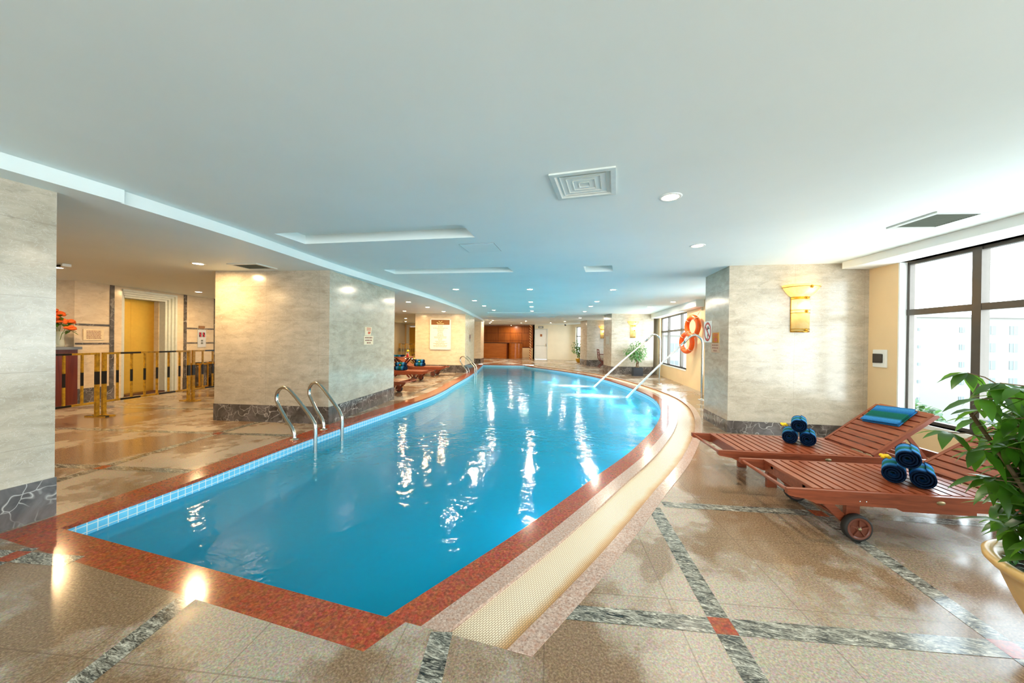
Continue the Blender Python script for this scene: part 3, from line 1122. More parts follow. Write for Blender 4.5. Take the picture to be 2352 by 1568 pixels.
# --- pillars: local x along the face seen, y into the pillar
def pillar(c, ux, uy, w, dp, zt, label, mat, trim=.28):
    rz = math.atan2(uy, ux)
    o = thing('pillar', (c[0], c[1], 0), rz, label, 'pillar', None, 'structure')
    MB().box(0, w, 0, dp, 0, zt).build('marble_cladding', mat, o)
    e_ = .008
    MB().box(-e_, w + e_, -e_, dp + e_, 0.0, trim).build('marble_base', M['dark'], o)
    return o, rz


PRC = (1.675, 6.272)
PR_RZ = math.atan2(.118, .993)
pillar(PRC, .993, .118, 1.895, 1.0, MAINC, 'pale marble pillar behind the right loungers', M['lime'], .19)
P2C, P2R = Vector((-4.481, 4.668)), Vector((-4.974, 7.128))
d2 = (P2R - P2C).normalized()
P2L = P2C + Vector((-d2.y, d2.x)) * 2.02
pu = (P2C - P2L).normalized()
pillar(tuple(P2L), pu.x, pu.y, 2.02, (P2R - P2C).length, LOWC, 'wide marble pillar beside the near pool ladder', M['lime'], .28)
pillar((-6.1, -.65), 1, 0, 1.93, 2.275, LOWC, 'marble pillar cut off by the left edge of the photo', M['lime'], .295)
C3 = Vector((-6.168, 13.82))
R3_ = Vector((-6.675, 16.037))
d3v = (R3_ - C3).normalized()
L3 = C3 + Vector((-d3v.y, d3v.x)) * 2.16
pu3 = (C3 - L3).normalized()
pillar(tuple(L3), pu3.x, pu3.y, 2.16, 2.27, LOWC, 'marble pillar carrying the white notice board', M['limew'], .32)
pillar((-9.0, 19.3), .98, .2, 1.3, 1.1, MAINC, 'distant marble pillar beside the reception alcove', M['limew'], .3)
P5 = (-.219, 15.85)
pillar(P5, .949, .316, 1.84, 1.15, MAINC, 'marble pillar behind the square planter', M['lime'], .33)
P6 = (-1.647, 20.712)
pillar(P6, .924, .38, 1.9, 1.3, MAINC, 'distant marble pillar behind the folding chair', M['lime'], .33)
#@@PART2


# ------------------------------------------------------------------ ceiling fixtures
def lamp_light(parent, watts, col, size=.09, z=-.012):
    ld = bpy.data.lights.new('downlight_lamp', 'AREA')
    ld.shape = 'DISK'
    ld.size = size
    ld.energy = watts
    ld.color = col
    lo = bpy.data.objects.new('downlight_lamp', ld)
    COL.objects.link(lo)
    lo.parent = parent
    lo.location = (0, 0, z)
    return lo


def make_downlight(name, watts, col):
    t = thing(name, (0, 0, 0))
    MB().lathe([(.062, -.001), (.066, -.007), (.088, -.005), (.092, 0.0)], 28).build('trim_ring', M['white'], t)
    MB().lathe([(.0, -.004), (.063, -.004)], 28).build('lamp_lens', M['lamp'], t)
    lamp_light(t, watts, col)
    return t


WARM = (1.0, .86, .68)
AMBER = (1.0, .66, .31)
dl_main = make_downlight('downlight', K_MAIN, WARM)
dl_low = make_downlight('downlight', K_LOW, AMBER)
KS = (MAINC - 1.4) / 1.25
main_lights = [
    (.426, 3.301, 'recessed ceiling downlight right of the square air diffuser, the nearest one'),
    (.98, 5.048, 'recessed downlight in the main ceiling in front of the right pillar'),
    (-3.84, 8.007, 'first downlight of the row along the curved ceiling edge'),
    (-4.346, 10.43, 'second downlight of the row along the curved ceiling edge'),
    (-4.656, 12.083, 'third downlight of the row along the curved ceiling edge'),
    (-4.928, 13.899, 'fourth downlight of the row along the curved ceiling edge'),
    (-2.044, 8.374, 'first downlight of the middle row above the pool'),
    (-2.677, 11.106, 'second downlight of the middle row above the pool'),
    (-3.02, 12.676, 'third downlight of the middle row above the pool'),
    (-3.443, 14.54, 'fourth downlight of the middle row above the pool'),
    (-.104, 8.843, 'first downlight of the right row above the pool'),
    (-.612, 11.341, 'second downlight of the right row above the pool'),
    (-.902, 12.849, 'third downlight of the right row above the pool'),
    (-1.304, 15.056, 'fourth downlight of the right row above the pool'),
    (1.647, 11.862, 'downlight by the window soffit above the nearer water spout'),
    (1.091, 13.327, 'downlight by the window soffit above the farther water spout'),
    (-1.9, 19.2, 'distant downlight before the far pale pillar'),
    (-7.5, 21.0, 'distant downlight at the tip of the curved ceiling edge'),
    (-8.3, 22.9, 'distant downlight left of three before the reception alcove'),
    (-8.9, 24.3, 'distant downlight nearest the reception alcove at left'),
    (-5.6, 22.0, 'distant downlight before the reception, right pair, front one'),
    (-6.5, 24.2, 'distant downlight before the reception, right pair, rear one'),
    (-3.2, 22.6, 'distant downlight in front of the far cream wall, right one'),
    (-4.4, 24.3, 'distant downlight in front of the white door'),
]
first = True
for (x, y, lb) in main_lights:
    p = (x * KS, y * KS, MAINC)
    if first:
        dl_main.location = p
        tag(dl_main, lb, 'ceiling light', 'downlights in the main ceiling')
        first = False
    else:
        dup(dl_main, p, None, lb, 'downlights in the main ceiling')['category'] = 'ceiling light'
low_lights = [
    (-6.072, 3.772, 'warm downlight in the lower ceiling before the elevator lobby'),
    (-9.903, 6.167, 'warm downlight above the elevator call panel'),
    (-8.798, 3.436, 'warm downlight half hidden behind the left pillar'),
    (-5.918, 9.15, 'lower ceiling downlight right of the wide pillar, nearest the pool'),
    (-6.203, 10.749, 'lower ceiling downlight second from the wide pillar'),
    (-6.513, 12.516, 'lower ceiling downlight above the notice board pillar'),
    (-8.0, 12.105, 'lower ceiling downlight above the far loungers'),
    (-10.787, 16.451, 'distant lower ceiling downlight before the far barrier'),
    (-7.25, 16.3, 'lower ceiling downlight above the far pool ladder'),
    (-7.3, .7, 'added unseen downlight in the lower ceiling behind the left pillar'),  # out of view, added for more light in the lobby
    (-12.6, 19.2, 'distant lower ceiling downlight before the far doorway'),
]
first = True
for (x, y, lb) in low_lights:
    p = (x, y, LOWC)
    if first:
        dl_low.location = p
        tag(dl_low, lb, 'ceiling light', 'downlights in the lower ceiling')
        first = False
    else:
        dup(dl_low, p, None, lb, 'downlights in the lower ceiling')['category'] = 'ceiling light'
dup(dl_main, (-11.2, 2.75, LOWC), None, 'added unseen downlight lighting the white wall behind the left pillar', 'downlights in the lower ceiling')['category'] = 'ceiling light'  # extra lamp out of view, added to brighten the white wall
al = thing('downlight', (-8.2, 27.4, MAINC), 0, 'amber downlight inside the wood panelled reception alcove', 'ceiling light')
MB().lathe([(.062, -.001), (.066, -.007), (.088, -.005), (.092, 0.0)], 24).build('trim_ring', M['white'], al)
MB().lathe([(.0, -.004), (.063, -.004)], 24).build('lamp_lens', M['lamp'], al)
lamp_light(al, 18, WARM)

# square air diffuser
vx, vy = (-.265 * KS, 2.863 * KS)
v1 = thing('air_diffuser', (vx, vy, MAINC), 0, 'square white four-way ceiling air diffuser above the pool', 'air vent')
hw = .235
mb = MB()


def sq_ring(mb, a, b, za, zb):
    A = [(-a, -a, za), (a, -a, za), (a, a, za), (-a, a, za)]
    B = [(-b, -b, zb), (b, -b, zb), (b, b, zb), (-b, b, zb)]
    mb.add(A + B, [(i, (i + 1) % 4, 4 + (i + 1) % 4, 4 + i) for i in range(4)])


sq_ring(mb, hw, hw, 0, -.012)
sq_ring(mb, hw, hw - .035, -.012, -.014)
sq_ring(mb, hw - .035, hw - .06, -.014, .012)
mb.build('diffuser_frame', M['ventw'], v1)
for k in range(4):
    a = .168 - k * .043
    mb = MB()
    sq_ring(mb, a, a - .034, -.006, .034)
    if k == 3:
        q = a - .034
        mb.add([(-q, -q, .034), (q, -q, .034), (q, q, .034), (-q, q, .034)], [(0, 1, 2, 3)])
    mb.build('louvre', M['ventw'], v1)
MB().add([(-.2, -.2, .0355), (.2, -.2, .0355), (.2, .2, .0355), (-.2, .2, .0355)], [(0, 1, 2, 3)]).build('duct_opening', M['hole'], v1)


def grille(x, y, rz, w, h, z, label, slats=True):
    g_ = thing('return_air_grille', (x, y, z), rz, label, 'air vent')
    mb = MB()
    mb.box(-w / 2, w / 2, -h / 2, -h / 2 + .045, -.014, 0).box(-w / 2, w / 2, h / 2 - .045, h / 2, -.014, 0)
    mb.box(-w / 2, -w / 2 + .045, -h / 2 + .045, h / 2 - .045, -.014, 0).box(w / 2 - .045, w / 2, -h / 2 + .045, h / 2 - .045, -.014, 0)
    mb.build('grille_frame', M['ventw'], g_)
    mb = MB()
    k = -h / 2 + .055
    while k < h / 2 - .05:
        mb.box(-w / 2 + .045, w / 2 - .045, k, k + .006, -.010, -.001)
        k += .02
    mb.build('grille_slats', M['ventd'], g_)
    MB().box(-w / 2 + .045, w / 2 - .045, -h / 2 + .045, h / 2 - .045, -.002, 0).build('filter', M['ventd'], g_)
    return g_


grille(3.02 * KS, 4.56 * KS, math.radians(12), .46, .47, MAINC, 'square return air grille in ceiling above the right window')
grille(-5.42, 4.11, math.radians(9), .5, .4, LOWC, 'dark return air grille in the lower ceiling by the wide pillar')
for (x, y, w_, z, lb) in ((-6.2, 17.3, 1.0, MAINC, 'thin distant ceiling air slot near the curved edge'), (-3.4, 17.6, .8, MAINC, 'thin distant ceiling air slot before the far door'),
                          (-2.2, 20.6, .6, MAINC, 'thin distant ceiling air slot near the far plant')):
    grille(x, y, .2, w_, .2, z, lb)
ap = thing('access_panel', (-1.785 * KS, 4.475 * KS, MAINC), math.radians(5), 'flush white access panel beside the long ceiling trough', 'access panel')
MB().box(-.225, .225, -.2, .2, -.004, 0).build('panel_leaf', M['ceil'], ap)
mb = MB()
mb.box(-.23, -.225, -.205, .205, -.003, 0).box(.225, .23, -.205, .205, -.003, 0).box(-.225, .225, -.205, -.2, -.003, 0).box(-.225, .225, .2, .205, -.003, 0)
mb.build('panel_edge', M['grey'], ap)
sd = thing('ceiling_detector', (-8.28, 3.3, LOWC), 0, 'small white detector box on lower ceiling by left pillar', 'detector')
MB().box(-.09, .09, -.05, .05, -.045, 0).build('housing', M['white'], sd, bevel=.006)
MB().box(-.05, .05, -.056, -.05, -.05, -.02).build('sensor_window', M['hole'], sd)
cc = thing('security_camera', (-3.55, 25.4, MAINC), 0, 'small dark dome camera on ceiling before the far wall', 'camera')
MB().lathe([(.0, -.12), (.05, -.1), (.07, -.05), (.07, 0)], 16).build('dome', M['black'], cc)
MB().lathe([(.09, -.02), (.09, 0)], 16).build('mount', M['white'], cc)


# ------------------------------------------------------------------ sun loungers
LDZ = .022


def lounger(name, variant, ang, blen, label, loc, rz, group):
    W = .69
    t = thing(name, loc, rz, label, 'sun lounger', group)
    prof = [(.0, .33), (.0, .292), (.012, .28), (.125, .262), (.19, .234), (2.18, .234), (2.2, .25), (2.2, .33)]
    for s in (-1, 1):
        y0 = s * W / 2 - (.032 if s > 0 else 0)
        mb = MB()
        mb.prism(prof, y0, y0 + .032, 'xz')
        mb.build('side_rail', M['teak'], t, bevel=.004)
    MB().tube([(.025, -W / 2 + .03, .305), (.025, W / 2 - .03, .305)], .0135, 14).build('handle', M['teaky'], t)
    yi = W / 2 - .033
    mb = MB()
    x = .19
    hinge = 1.40
    while x + .056 < hinge - .01:
        mb.box(x, x + .056, -yi, yi, .314, .334)
        x += .0745
    mb.build('seat_slats', M['teaky'], t)
    mb = MB()
    mb.box(.2, .225, -yi, yi, .24, .312).box(2.15, 2.185, -yi, yi, .25, .32)
    mb.box(1.40, 1.43, -yi, yi, .25, .30).box(1.8, 1.83, -yi, yi, .245, .275)
    for s in (-1, 1):
        mb.box(.2, 1.40, s * .2 - .015, s * .2 + .015, .285, .313)
    mb.build('cross_rails', M['teak'], t)
    # raised back
    hz = .327
    bt = thing('backrest', (hinge, 0, hz))
    bt.parent = t
    bt.rotation_euler = (0, -ang, 0)
    for s in (-1, 1):
        y0 = s * (yi - .005) - (.03 if s > 0 else 0)
        MB().prism([(0, -.018), (0, .018), (blen - .02, .018), (blen, .0), (blen, -.018)], y0, y0 + .03, 'xz').build('back_stile', M['teak'], bt, bevel=.003)
    mb = MB()
    k = 0
    x = .012
    yb = yi - .036
    while x + .058 < blen:
        mb.box(x, x + .058, -yb, yb, -.004, .016)
        x += .0735
    mb.build('back_slats', M['teaky'], bt)
    mb = MB()
    mb.box(.02, blen - .05, -.16, -.135, -.03, -.005).box(.02, blen - .05, .135, .16, -.03, -.005)
    mb.build('back_battens', M['darkteak'], bt)
    # prop under the back
    px, pz = hinge + math.cos(ang) * blen * .62, hz + math.sin(ang) * blen * .62 - .02
    mb = MB()
    for s in (-1, 1):
        mb.bar((px, s * .2, pz), (px + .22, s * .2, .262), .022, .03)
    mb.box(px + .2, px + .23, -.22, .22, .25, .28)
    mb.build('back_prop', M['teak'], t)
    wx, lx = (.47, 2.0) if variant == 'wheel_foot' else (2.0, .52)
    for s in (-1, 1):
        yl = s * (W / 2 - .07)
        MB().box(lx - .045, lx + .045, yl - .018, yl + .018, 0, .30).build('leg', M['teak'], t, bevel=.003)
        MB().box(wx - .045, wx + .045, yl - .018, yl + .018, .05, .30).build('leg', M['teak'], t, bevel=.003)
        dx = -.17 if variant == 'wheel_foot' else .12
        MB().bar((wx + dx, yl, .245), (wx - .01, yl, .085), .026, .055).build('brace', M['teak'], t)
        wh = thing('wheel', (wx, s * (W / 2 - .022), .0935))
        wh.parent = t
        q = s
        mb = MB()
        mb.lathe([(.074, -.024), (.084, -.026), (.093, -.018), (.093, .018), (.084, .026), (.074, .024)], 36, axis='y')
        mb.build('tyre', M['rubber'], wh)
        mb = MB()
        mb.lathe([(.0, -.016), (.075, -.016)], 36, axis='y').lathe([(.0, .016), (.075, .016)], 36, axis='y')
        mb.lathe([(.060, .016), (.060, .025), (.076, .025)], 36, axis='y').lathe([(.060, -.016), (.060, -.025), (.076, -.025)], 36, axis='y')
        for k in range(5):
            a = 2 * PI * k / 5 + .3
            d = Vector((math.cos(a), 0, math.sin(a)))
            for yy in (-.020, .020):
                c = d * .037 + Vector((0, yy, 0))
                mb.bar(c - d * .024, c + d * .024, .008, .018, up=(0, 1, 0))
        mb.lathe([(.0, -.026), (.017, -.025), (.02, -.016)], 18, axis='y').lathe([(.0, .026), (.017, .025), (.02, .016)], 18, axis='y')
        mb.build('hub', M['hub'], wh)
        MB().lathe([(.0, .034 * q), (.009, .033 * q), (.011, .026 * q)], 14, axis='y').build('axle_cap', M['dull'], wh)
    MB().tube([(wx, -W / 2 + .03, .089), (wx, W / 2 - .03, .089)], .012, 10).build('axle', M['teak'], t)
    mb = MB()
    mb.box(.72, 1.19, -W / 2 + .05, W / 2 - .05, .213, .229)
    for s in (-1, 1):
        mb.prism([(.70, .234), (.745, .212), (1.195, .212), (1.195, .234)], s * (W / 2 - .016) - .014, s * (W / 2 - .016) + .014, 'xz')
    mb.build('pull_out_tray', M['teak'], t)
    for dx in (.471, .512):
        MB().ball((dx, -W / 2 - .001, .268), .0055, 8, 5).build('rail_bolt', M['steel'], t)
    mb = MB()
    mb.lathe([(.0, -.004), (.026, -.003), (.028, 0)], 24, axis='y')
    mb.v = [(.977 + a * 1.0, -W / 2 + b, .288 + c * .5) for a, b, c in mb.v]
    mb.build('oval_badge', M['dull'], t)
    for o in COL.objects:
        if o.parent is t and o.name.split('.')[0] not in ('leg', 'wheel', 'axle', 'brace'):
            o.location.z += LDZ
    return t


RZL = math.atan2(.165, .986)
Lnear = lounger('sun_lounger', 'wheel_foot', math.radians(33), .72, 'nearer right teak lounger with wheels and a towel pyramid, beside the leafy plant', (1.145, 3.37, 0), RZL, 'teak sun loungers')
Lfar = lounger('sun_lounger', 'wheel_head', math.radians(38), .66, 'right teak lounger with a folded towel over its raised backrest', (.906, 4.225, 0), RZL, 'teak sun loungers')
for (x, y, a, lb) in ((-4.98, 7.87, 189, 'left deck teak lounger mostly hidden by the wide pillar, nearest of three'),
                      (-5.91, 10.52, 190, 'left deck teak lounger with orange flower on its towels, middle of three'),
                      (-6.28, 12.42, 193, 'left deck teak lounger beside the notice board pillar, farthest of three')):
    dup(Lnear, (x, y, 0), math.radians(a), lb, 'teak sun loungers')


# ------------------------------------------------------------------ towels
def roll_mesh(R, length, axis, turns=3.2):
    th = .009
    n = int(turns * 22)
    r0 = .010
    inn, out = [], []
    for i in range(n + 1):
        u = i / n
        a = u * turns * 2 * PI
        r = r0 + (R - th - r0) * u
        taper = 1.0 if u < .985 else .5
        inn.append((r * math.cos(a), r * math.sin(a)))
        out.append(((r + th * taper + .002) * math.cos(a), (r + th * taper + .002) * math.sin(a)))
    mb = MB()
    m = n + 1
    f3 = (lambda p, q: (p[0], q, p[1])) if axis == 'Y' else (lambda p, q: (q, p[0], p[1]))
    h = length / 2
    edges = [(-h, .6), (-h + .006, 1), (h - .006, 1), (h, .6)]
    vs = []
    for (q, k) in edges:
        for a, b in zip(inn, out):
            mx, my = (a[0] + b[0]) / 2, (a[1] + b[1]) / 2
            vs.append(f3((mx + (b[0] - mx) * k, my + (b[1] - my) * k), q))
        for a, b in zip(inn, out):
            mx, my = (a[0] + b[0]) / 2, (a[1] + b[1]) / 2
            vs.append(f3((mx + (a[0] - mx) * k, my + (a[1] - my) * k), q))
    fs = []
    ring = 2 * m
    for e_ in range(3):
        o0, o1 = e_ * ring, (e_ + 1) * ring
        for i in range(n):
            fs.append((o0 + i, o0 + i + 1, o1 + i + 1, o1 + i))
            fs.append((o0 + m + i + 1, o0 + m + i, o1 + m + i, o1 + m + i + 1))
        fs.append((o0 + n, o0 + m + n, o1 + m + n, o1 + n))
    for i in range(n):
        fs.append((i + 1, i, m + i, m + i + 1))
        o0 = 3 * ring
        fs.append((o0 + i, o0 + i + 1, o0 + m + i + 1, o0 + m + i))
    mb.add(vs, fs, True)
    return mb


def loc_on(L_, x, y, z):
    rz = L_.rotation_euler[2]
    return (L_.location[0] + x * math.cos(rz) - y * math.sin(rz), L_.location[1] + x * math.sin(rz) + y * math.cos(rz), z)


def towel_pyramid(L_, x, y, axis, R, length, words, flower, fpos, group, turn=0.0):
    rz = L_.rotation_euler[2] + turn
    ct_, st_ = math.cos(turn), math.sin(turn)
    base = .334 + LDZ + R + .003
    defs = [((-R * 1.01), base, 'left bottom'), ((R * 1.01), base, 'right bottom'),
            (0, base + R * 1.76, 'top')]
    src = None
    for k, (q, z, lb) in enumerate(defs):
        qx, qy = (q, 0) if axis == 'Y' else (0, q)
        p = loc_on(L_, x + qx * ct_ - qy * st_, y + qx * st_ + qy * ct_, z)
        if src is None:
            src = roll_mesh(R, length, axis).build('rolled_towel', M['towy' if axis == 'Y' else 'towx'])
            o = src
        else:
            o = src.copy()
            COL.objects.link(o)
        o.location = p
        o.rotation_euler = (0, 0, rz)
        tag(o, lb + ' blue green towel roll of the ' + words, 'towel', group)
    fl = thing('flower', loc_on(L_, x + fpos[0], y + fpos[1], fpos[2]), rz, flower[0], 'flower')
    mb = MB()
    for k in range(6):
        a = 2 * PI * k / 6
        mb.ball((math.cos(a) * .020, math.sin(a) * .012, .016 + .008 * (k % 2)), .016, 8, 5, .8)
    mb.build('petals', M[flower[1]], fl)
    MB().ball((0, 0, .026), .012, 8, 5).build('flower_centre', M['yellow'], fl)


towel_pyramid(Lnear, 1.012, -.062, 'Y', .072, .33, 'stack on the nearer right lounger', ('small yellow flower tucked beside the top towel roll by the plant', 'yellow'), (-.15, .0, .52),
              'towels on the near right lounger', math.radians(-40))
towel_pyramid(Lfar, .987, .09, 'Y', .072, .33, 'stack on the farther right lounger', ('small yellow flower beside the towel rolls of the farther right lounger', 'yellow'), (-.14, .0, .52),
              'towels on the far right lounger', math.radians(-32))
k3 = [o for o in COL.objects if o.name.startswith('sun_lounger')]
towel_pyramid(k3[3], 1.02, 0.06, 'X', .072, .36, 'bundle with orange flower on the left deck', ('orange flower on the towels of the middle left lounger', 'orangef'), (0, .10, .52), 'towels on the middle left lounger')
towel_pyramid(k3[4], 1.06, 0.06, 'X', .072, .36, 'bundle by the notice board pillar', ('cream flower on the towels of the farthest left lounger', 'cyel'), (0, .10, .52), 'towels on the farthest left lounger')
# folded towel on the raised back of the farther lounger
mb = MB()
tw, tl = .37, .24
layers = 3
for k in range(layers):
    z0 = .0165 + k * .0135
    i = .006 * (k % 2)
    mb.box(-tl / 2 + i, tl / 2 - i, -tw / 2 + i, tw / 2 - i, z0, z0 + .0125)
ft = mb.build('folded_towel', M['towx'], None, bevel=.006)
a_ = math.radians(38)
bx = .50
lx_, lz_ = 1.40 + math.cos(a_) * bx, .327 + LDZ + math.sin(a_) * bx
ft.location = loc_on(Lfar, lx_, .02, lz_)
ft.rotation_euler = (Matrix.Rotation(RZL, 4, 'Z') @ Matrix.Rotation(-a_, 4, 'Y') @ Matrix.Rotation(.12, 4, 'Z')).to_euler()
tag(ft, 'folded blue green towel lying on the raised lounger backrest', 'towel')


# ------------------------------------------------------------------ pool ladders
def ladder(name, label, feet, rails_w, water_pts, top, seat):
    """feet: two floor points, water_pts: matching points at the water"""
    t = thing(name, (0, 0, 0), 0, label, 'pool ladder')
    for f, w_ in zip(feet, water_pts):
        f, w_ = Vector(f), Vector(w_)
        u = (f - w_)
        u.z = 0
        D = u.length
        u.normalize()

        def P(a, z):
            return (w_.x + u.x * a, w_.y + u.y * a, z)
        path = cr([Vector(P(0, -.52)), Vector(P(0, -.2)), Vector(P(0, .18)), Vector(P(.03, .27)), Vector(P(.12, .37)), Vector(P(.34, .56)), Vector(P(.47, .66)), Vector(P(.56, .70)),
                   Vector(P(.655, .69)), Vector(P(.725, .62)), Vector(P(.735, .52)), Vector(P(.69, .44)), Vector(P(.55, .27)), Vector(P(.44, .16)), Vector(P(D + .005, .08)), Vector(P(D, .0))], .03)
        hr = MB().tube(path, .0245, 16).build('handrail', M['steel'], t)
        MB().lathe([(.0, .010), (.03, .010), (.055, .004), (.056, 0)], 22, (f.x, f.y, 0)).build('floor_flange', M['steel'], hr)
    a, b = Vector(water_pts[0]), Vector(water_pts[1])
    dn = Vector(feet[0]) - a
    dn.z = 0
    dn.normalize()
    for z in (-.20, -.42):
        MB().bar((a.x, a.y, z), (b.x, b.y, z), .08, .025).build('step', M['steel'], t)
    return t


ladder('pool_ladder', 'near stainless pool ladder in front of the wide marble pillar', [(-4.245, 3.825, 0), (-4.298, 4.387, 0)], 0, [(-3.86, 3.80, 0), (-3.905, 4.33, 0)], .70, 0)
ladder('pool_ladder', 'distant stainless pool ladder past the notice board pillar', [(-5.98, 13.62, 0), (-6.12, 14.15, 0)], 0, [(-5.60, 13.55, 0), (-5.74, 14.08, 0)], .70, 0)


# ------------------------------------------------------------------ water spouts
def spout(name, base, tip, end, label, jl, fl, glabel):
    b, tp, en = Vector(base), Vector(tip), Vector(end)
    t = thing(name, tuple(b), 0, label, 'water spout')
    u = tp - b
    u.z = 0
    D = u.length
    u.normalize()

    def P(a, z):
        return Vector((u.x * a, u.y * a, z))
    H = tp.z
    path = cr([P(0, 0), P(0, 1.0), P(0, H + .08), P(.05, H + .20), P(.15, H + .265), P(.26, H + .235), P(.36, H + .13), P(D, H)], .04)
    MB().tube(path, .028, 14).build('spout_pipe', M['steel'], t)
    d = (path[-1] - path[-2]).normalized()
    MB().tube([path[-1] - d * .14, path[-1] + d * .01], .034, 14).build('nozzle', M['steel'], t)
    MB().lathe([(.0, .014), (.05, .014), (.088, .008), (.09, 0)], 24).build('floor_flange', M['steel'], t)
    pts = []
    for k in range(13):
        q = .015 + .985 * k / 12
        p = tp.lerp(en, q)
        p.z += .10 * q * (1 - q) * 1.2
        pts.append(p)
    j = MB().tube(pts, [.020 + .014 * k / 12 for k in range(13)], 10).build('water_jet', M['stream'])
    tag(j, jl, 'water jet')
    for (cx, cy, rx, ry, k) in fl:
        mb = MB()
        N = 20
        vs = [(0, 0, 0)] + [(math.cos(2 * PI * i / N), math.sin(2 * PI * i / N), 0) for i in range(N)]
        mb.add(vs, [(0, i + 1, (i + 1) % N + 1) for i in range(N)])
        f = mb.build('water_foam', M['foam'])
        f.scale = (rx, ry, 1)
        f.location = (cx, cy, -.118 + .001 * k)
        f.rotation_euler = (0, 0, .1)
        tag(f, glabel, 'foam', None, 'stuff')


spout('water_spout', (1.399, 12.861, 0), (.912, 12.934, 1.393), (-.716, 12.12, -.13), 'farther curved steel water spout beside the window pillar', 'straight white water jet from the farther spout',
      [(-1.45, 12.12, 1.0, .5, 0)], 'patch of white foam where the farther jet lands')
spout('water_spout', (2.03, 9.71, 0), (1.556, 9.781, 1.324), (.273, 10.13, -.13), 'nearer curved steel water spout below the lifebuoys', 'straight white water jet from the nearer spout',
      [(-.55, 10.15, 1.15, .55, 1)], 'patch of white foam where the nearer jet lands')

# ------------------------------------------------------------------ lifebuoys
dw = (Bp - A).normalized()
nw = Vector((-dw.y, dw.x))      # into the room


def buoy(name, c, tilt, off, label):
    c = Vector(c)
    t = thing(name, (c.x + nw.x * off, c.y + nw.y * off, c.z), math.atan2(dw.y, dw.x) + PI + .28, label, 'lifebuoy', 'lifebuoys')
    # local x = along the wall (towards the viewer), y = into the wall
    MB().torus(.272, .070, (0, 0, 0), (1, tilt, 0), (0, 0, 1), 48, 16).build('buoy_ring', M['orange'], t)
    mb = MB()
    for k in range(4):
        a = PI / 4 + k * PI / 2
        d = Vector((math.cos(a), 0, math.sin(a)))
        mb.torus(.073, .008, d * .272, d, (0, 1, 0), 18, 6)
    mb.build('grab_rope', M['rope'], t)
    return t


buoy('lifebuoy', (2.295, 11.40, 1.875), 0, .19, 'upper orange lifebuoy hanging from a hook, partly behind the pillar')
buoy('lifebuoy', (2.24, 11.93, 1.40), 0, .19, 'lower orange lifebuoy hanging beside the second window')
hk = thing('wall_hook', (2.322, 11.16, 2.36), math.atan2(dw.y, dw.x) + PI, 'small hook and cords above the upper lifebuoy', 'hook')
MB().box(-.02, .02, -.05, 0, -.03, .03).build('hook_plate', M['rope'], hk)
MB().tube([(0, -.04, 0), (-.13, -.08, -.17)], .006, 6).tube([(0, -.04, 0), (-.22, -.09, -.20)], .006, 6).build('hanging_cord', M['rope'], hk)


# ------------------------------------------------------------------ signs (local x right, y into the wall, z up)
def lines(mb, x0, x1, z0, z1, n, fill, seed, y=-.0062, th=.0015):
    r = random.Random(seed)
    h = (z1 - z0) / n
    for k in range(n):
        z = z1 - h * (k + .5)
        w = (x1 - x0) * (fill if isinstance(fill, (int, float)) else fill[k])
        c = (x0 + x1) / 2
        x = c - w / 2
        while x < c + w / 2 - .004:
            q = min(r.uniform(.5, 1.6) * h * 1.1, c + w / 2 - x)
            mb.box(x, x + q, y, y + th, z - h * .26, z + h * .26)
            x += q + h * .22
    return mb


DPL = (-.118, .993)
ul = (.118, -.993)
pl0 = Vector(PRC)
RZ_L = math.atan2(ul[1], ul[0])


def on_left_face(y):   # a point of the right pillar's left face by its y
    k = (y - pl0.y) / .993
    return (pl0.x - .118 * k, pl0.y + .993 * k)


x, y = on_left_face(7.12)
nd = thing('no_diving_sign', (x - .001, y, 1.60), RZ_L, 'square no diving sign with red ring on the right pillar', 'sign')
MB().box(-.175, .175, -.006, 0, -.19, .19).build('sign_plate', M['signw'], nd)
mb = MB()
N = 40
vs = []
for (r_) in (.165, .128):
    vs += [(r_ * math.cos(2 * PI * i / N), -.008, r_ * 1.04 * math.sin(2 * PI * i / N)) for i in range(N)]
mb.add(vs, [(i, (i + 1) % N, N + (i + 1) % N, N + i) for i in range(N)])
mb.bar((-.098, -.0085, .098), (.098, -.0085, -.098), .002, .034, up=(1, 0, 1))
mb.build('red_ring', M['signr'], nd)
mb = MB()
mb.prism([(-.02, .02), (.05, .055), (.085, .04), (.09, .06), (.04, .085), (.045, .105), (.01, .10), (-.03, .05), (-.075, .06), (-.08, .045), (-.03, .03)], -.0078, -.0066, 'xz')
mb.prism([(.0, -.035), (.02, -.035), (.03, -.07), (.01, -.10), (.02, -.125), (-.04, -.125), (-.045, -.115), (-.005, -.115), (-.005, -.07)], -.0078, -.0066, 'xz')
mb.build('diver_figure', M['black'], nd)
x, y = on_left_face(6.765)
bs = thing('brass_sign', (x - .001, y, 1.49), RZ_L, 'small brass plate with red print beside the no diving sign', 'sign')
MB().box(-.13, .13, -.006, 0, -.085, .085).build('sign_plate', M['brass'], bs)
mb = lines(MB(), -.08, .085, .02, .07, 3, .95, 3)
mb.box(-.04, .05, -.0062, -.0047, -.06, -.005)
mb.build('red_print', M['signr'], bs)
x, y = on_left_face(6.775)
ts = thing('depth_plate', (x - .001, y, 1.315), RZ_L, 'three line text plate below the brass sign on right pillar', 'sign')
MB().box(-.17, .17, -.006, 0, -.08, .08).build('sign_plate', plain('tan_plate', lin(190, 158, 128), .35), ts)
lines(MB(), -.14, .14, -.07, .07, 3, [.95, .9, .5], 5).build('lettering', M['brownt'], ts)
RZ2 = math.atan2(d2.y, d2.x)
c_ = P2C + d2 * ((5.92 - P2C.y) / d2.y)
rs = thing('pool_rule_sign', (c_.x + .002, c_.y, 1.545), RZ2, 'torn cream sign with red print on the wide pillar', 'sign')
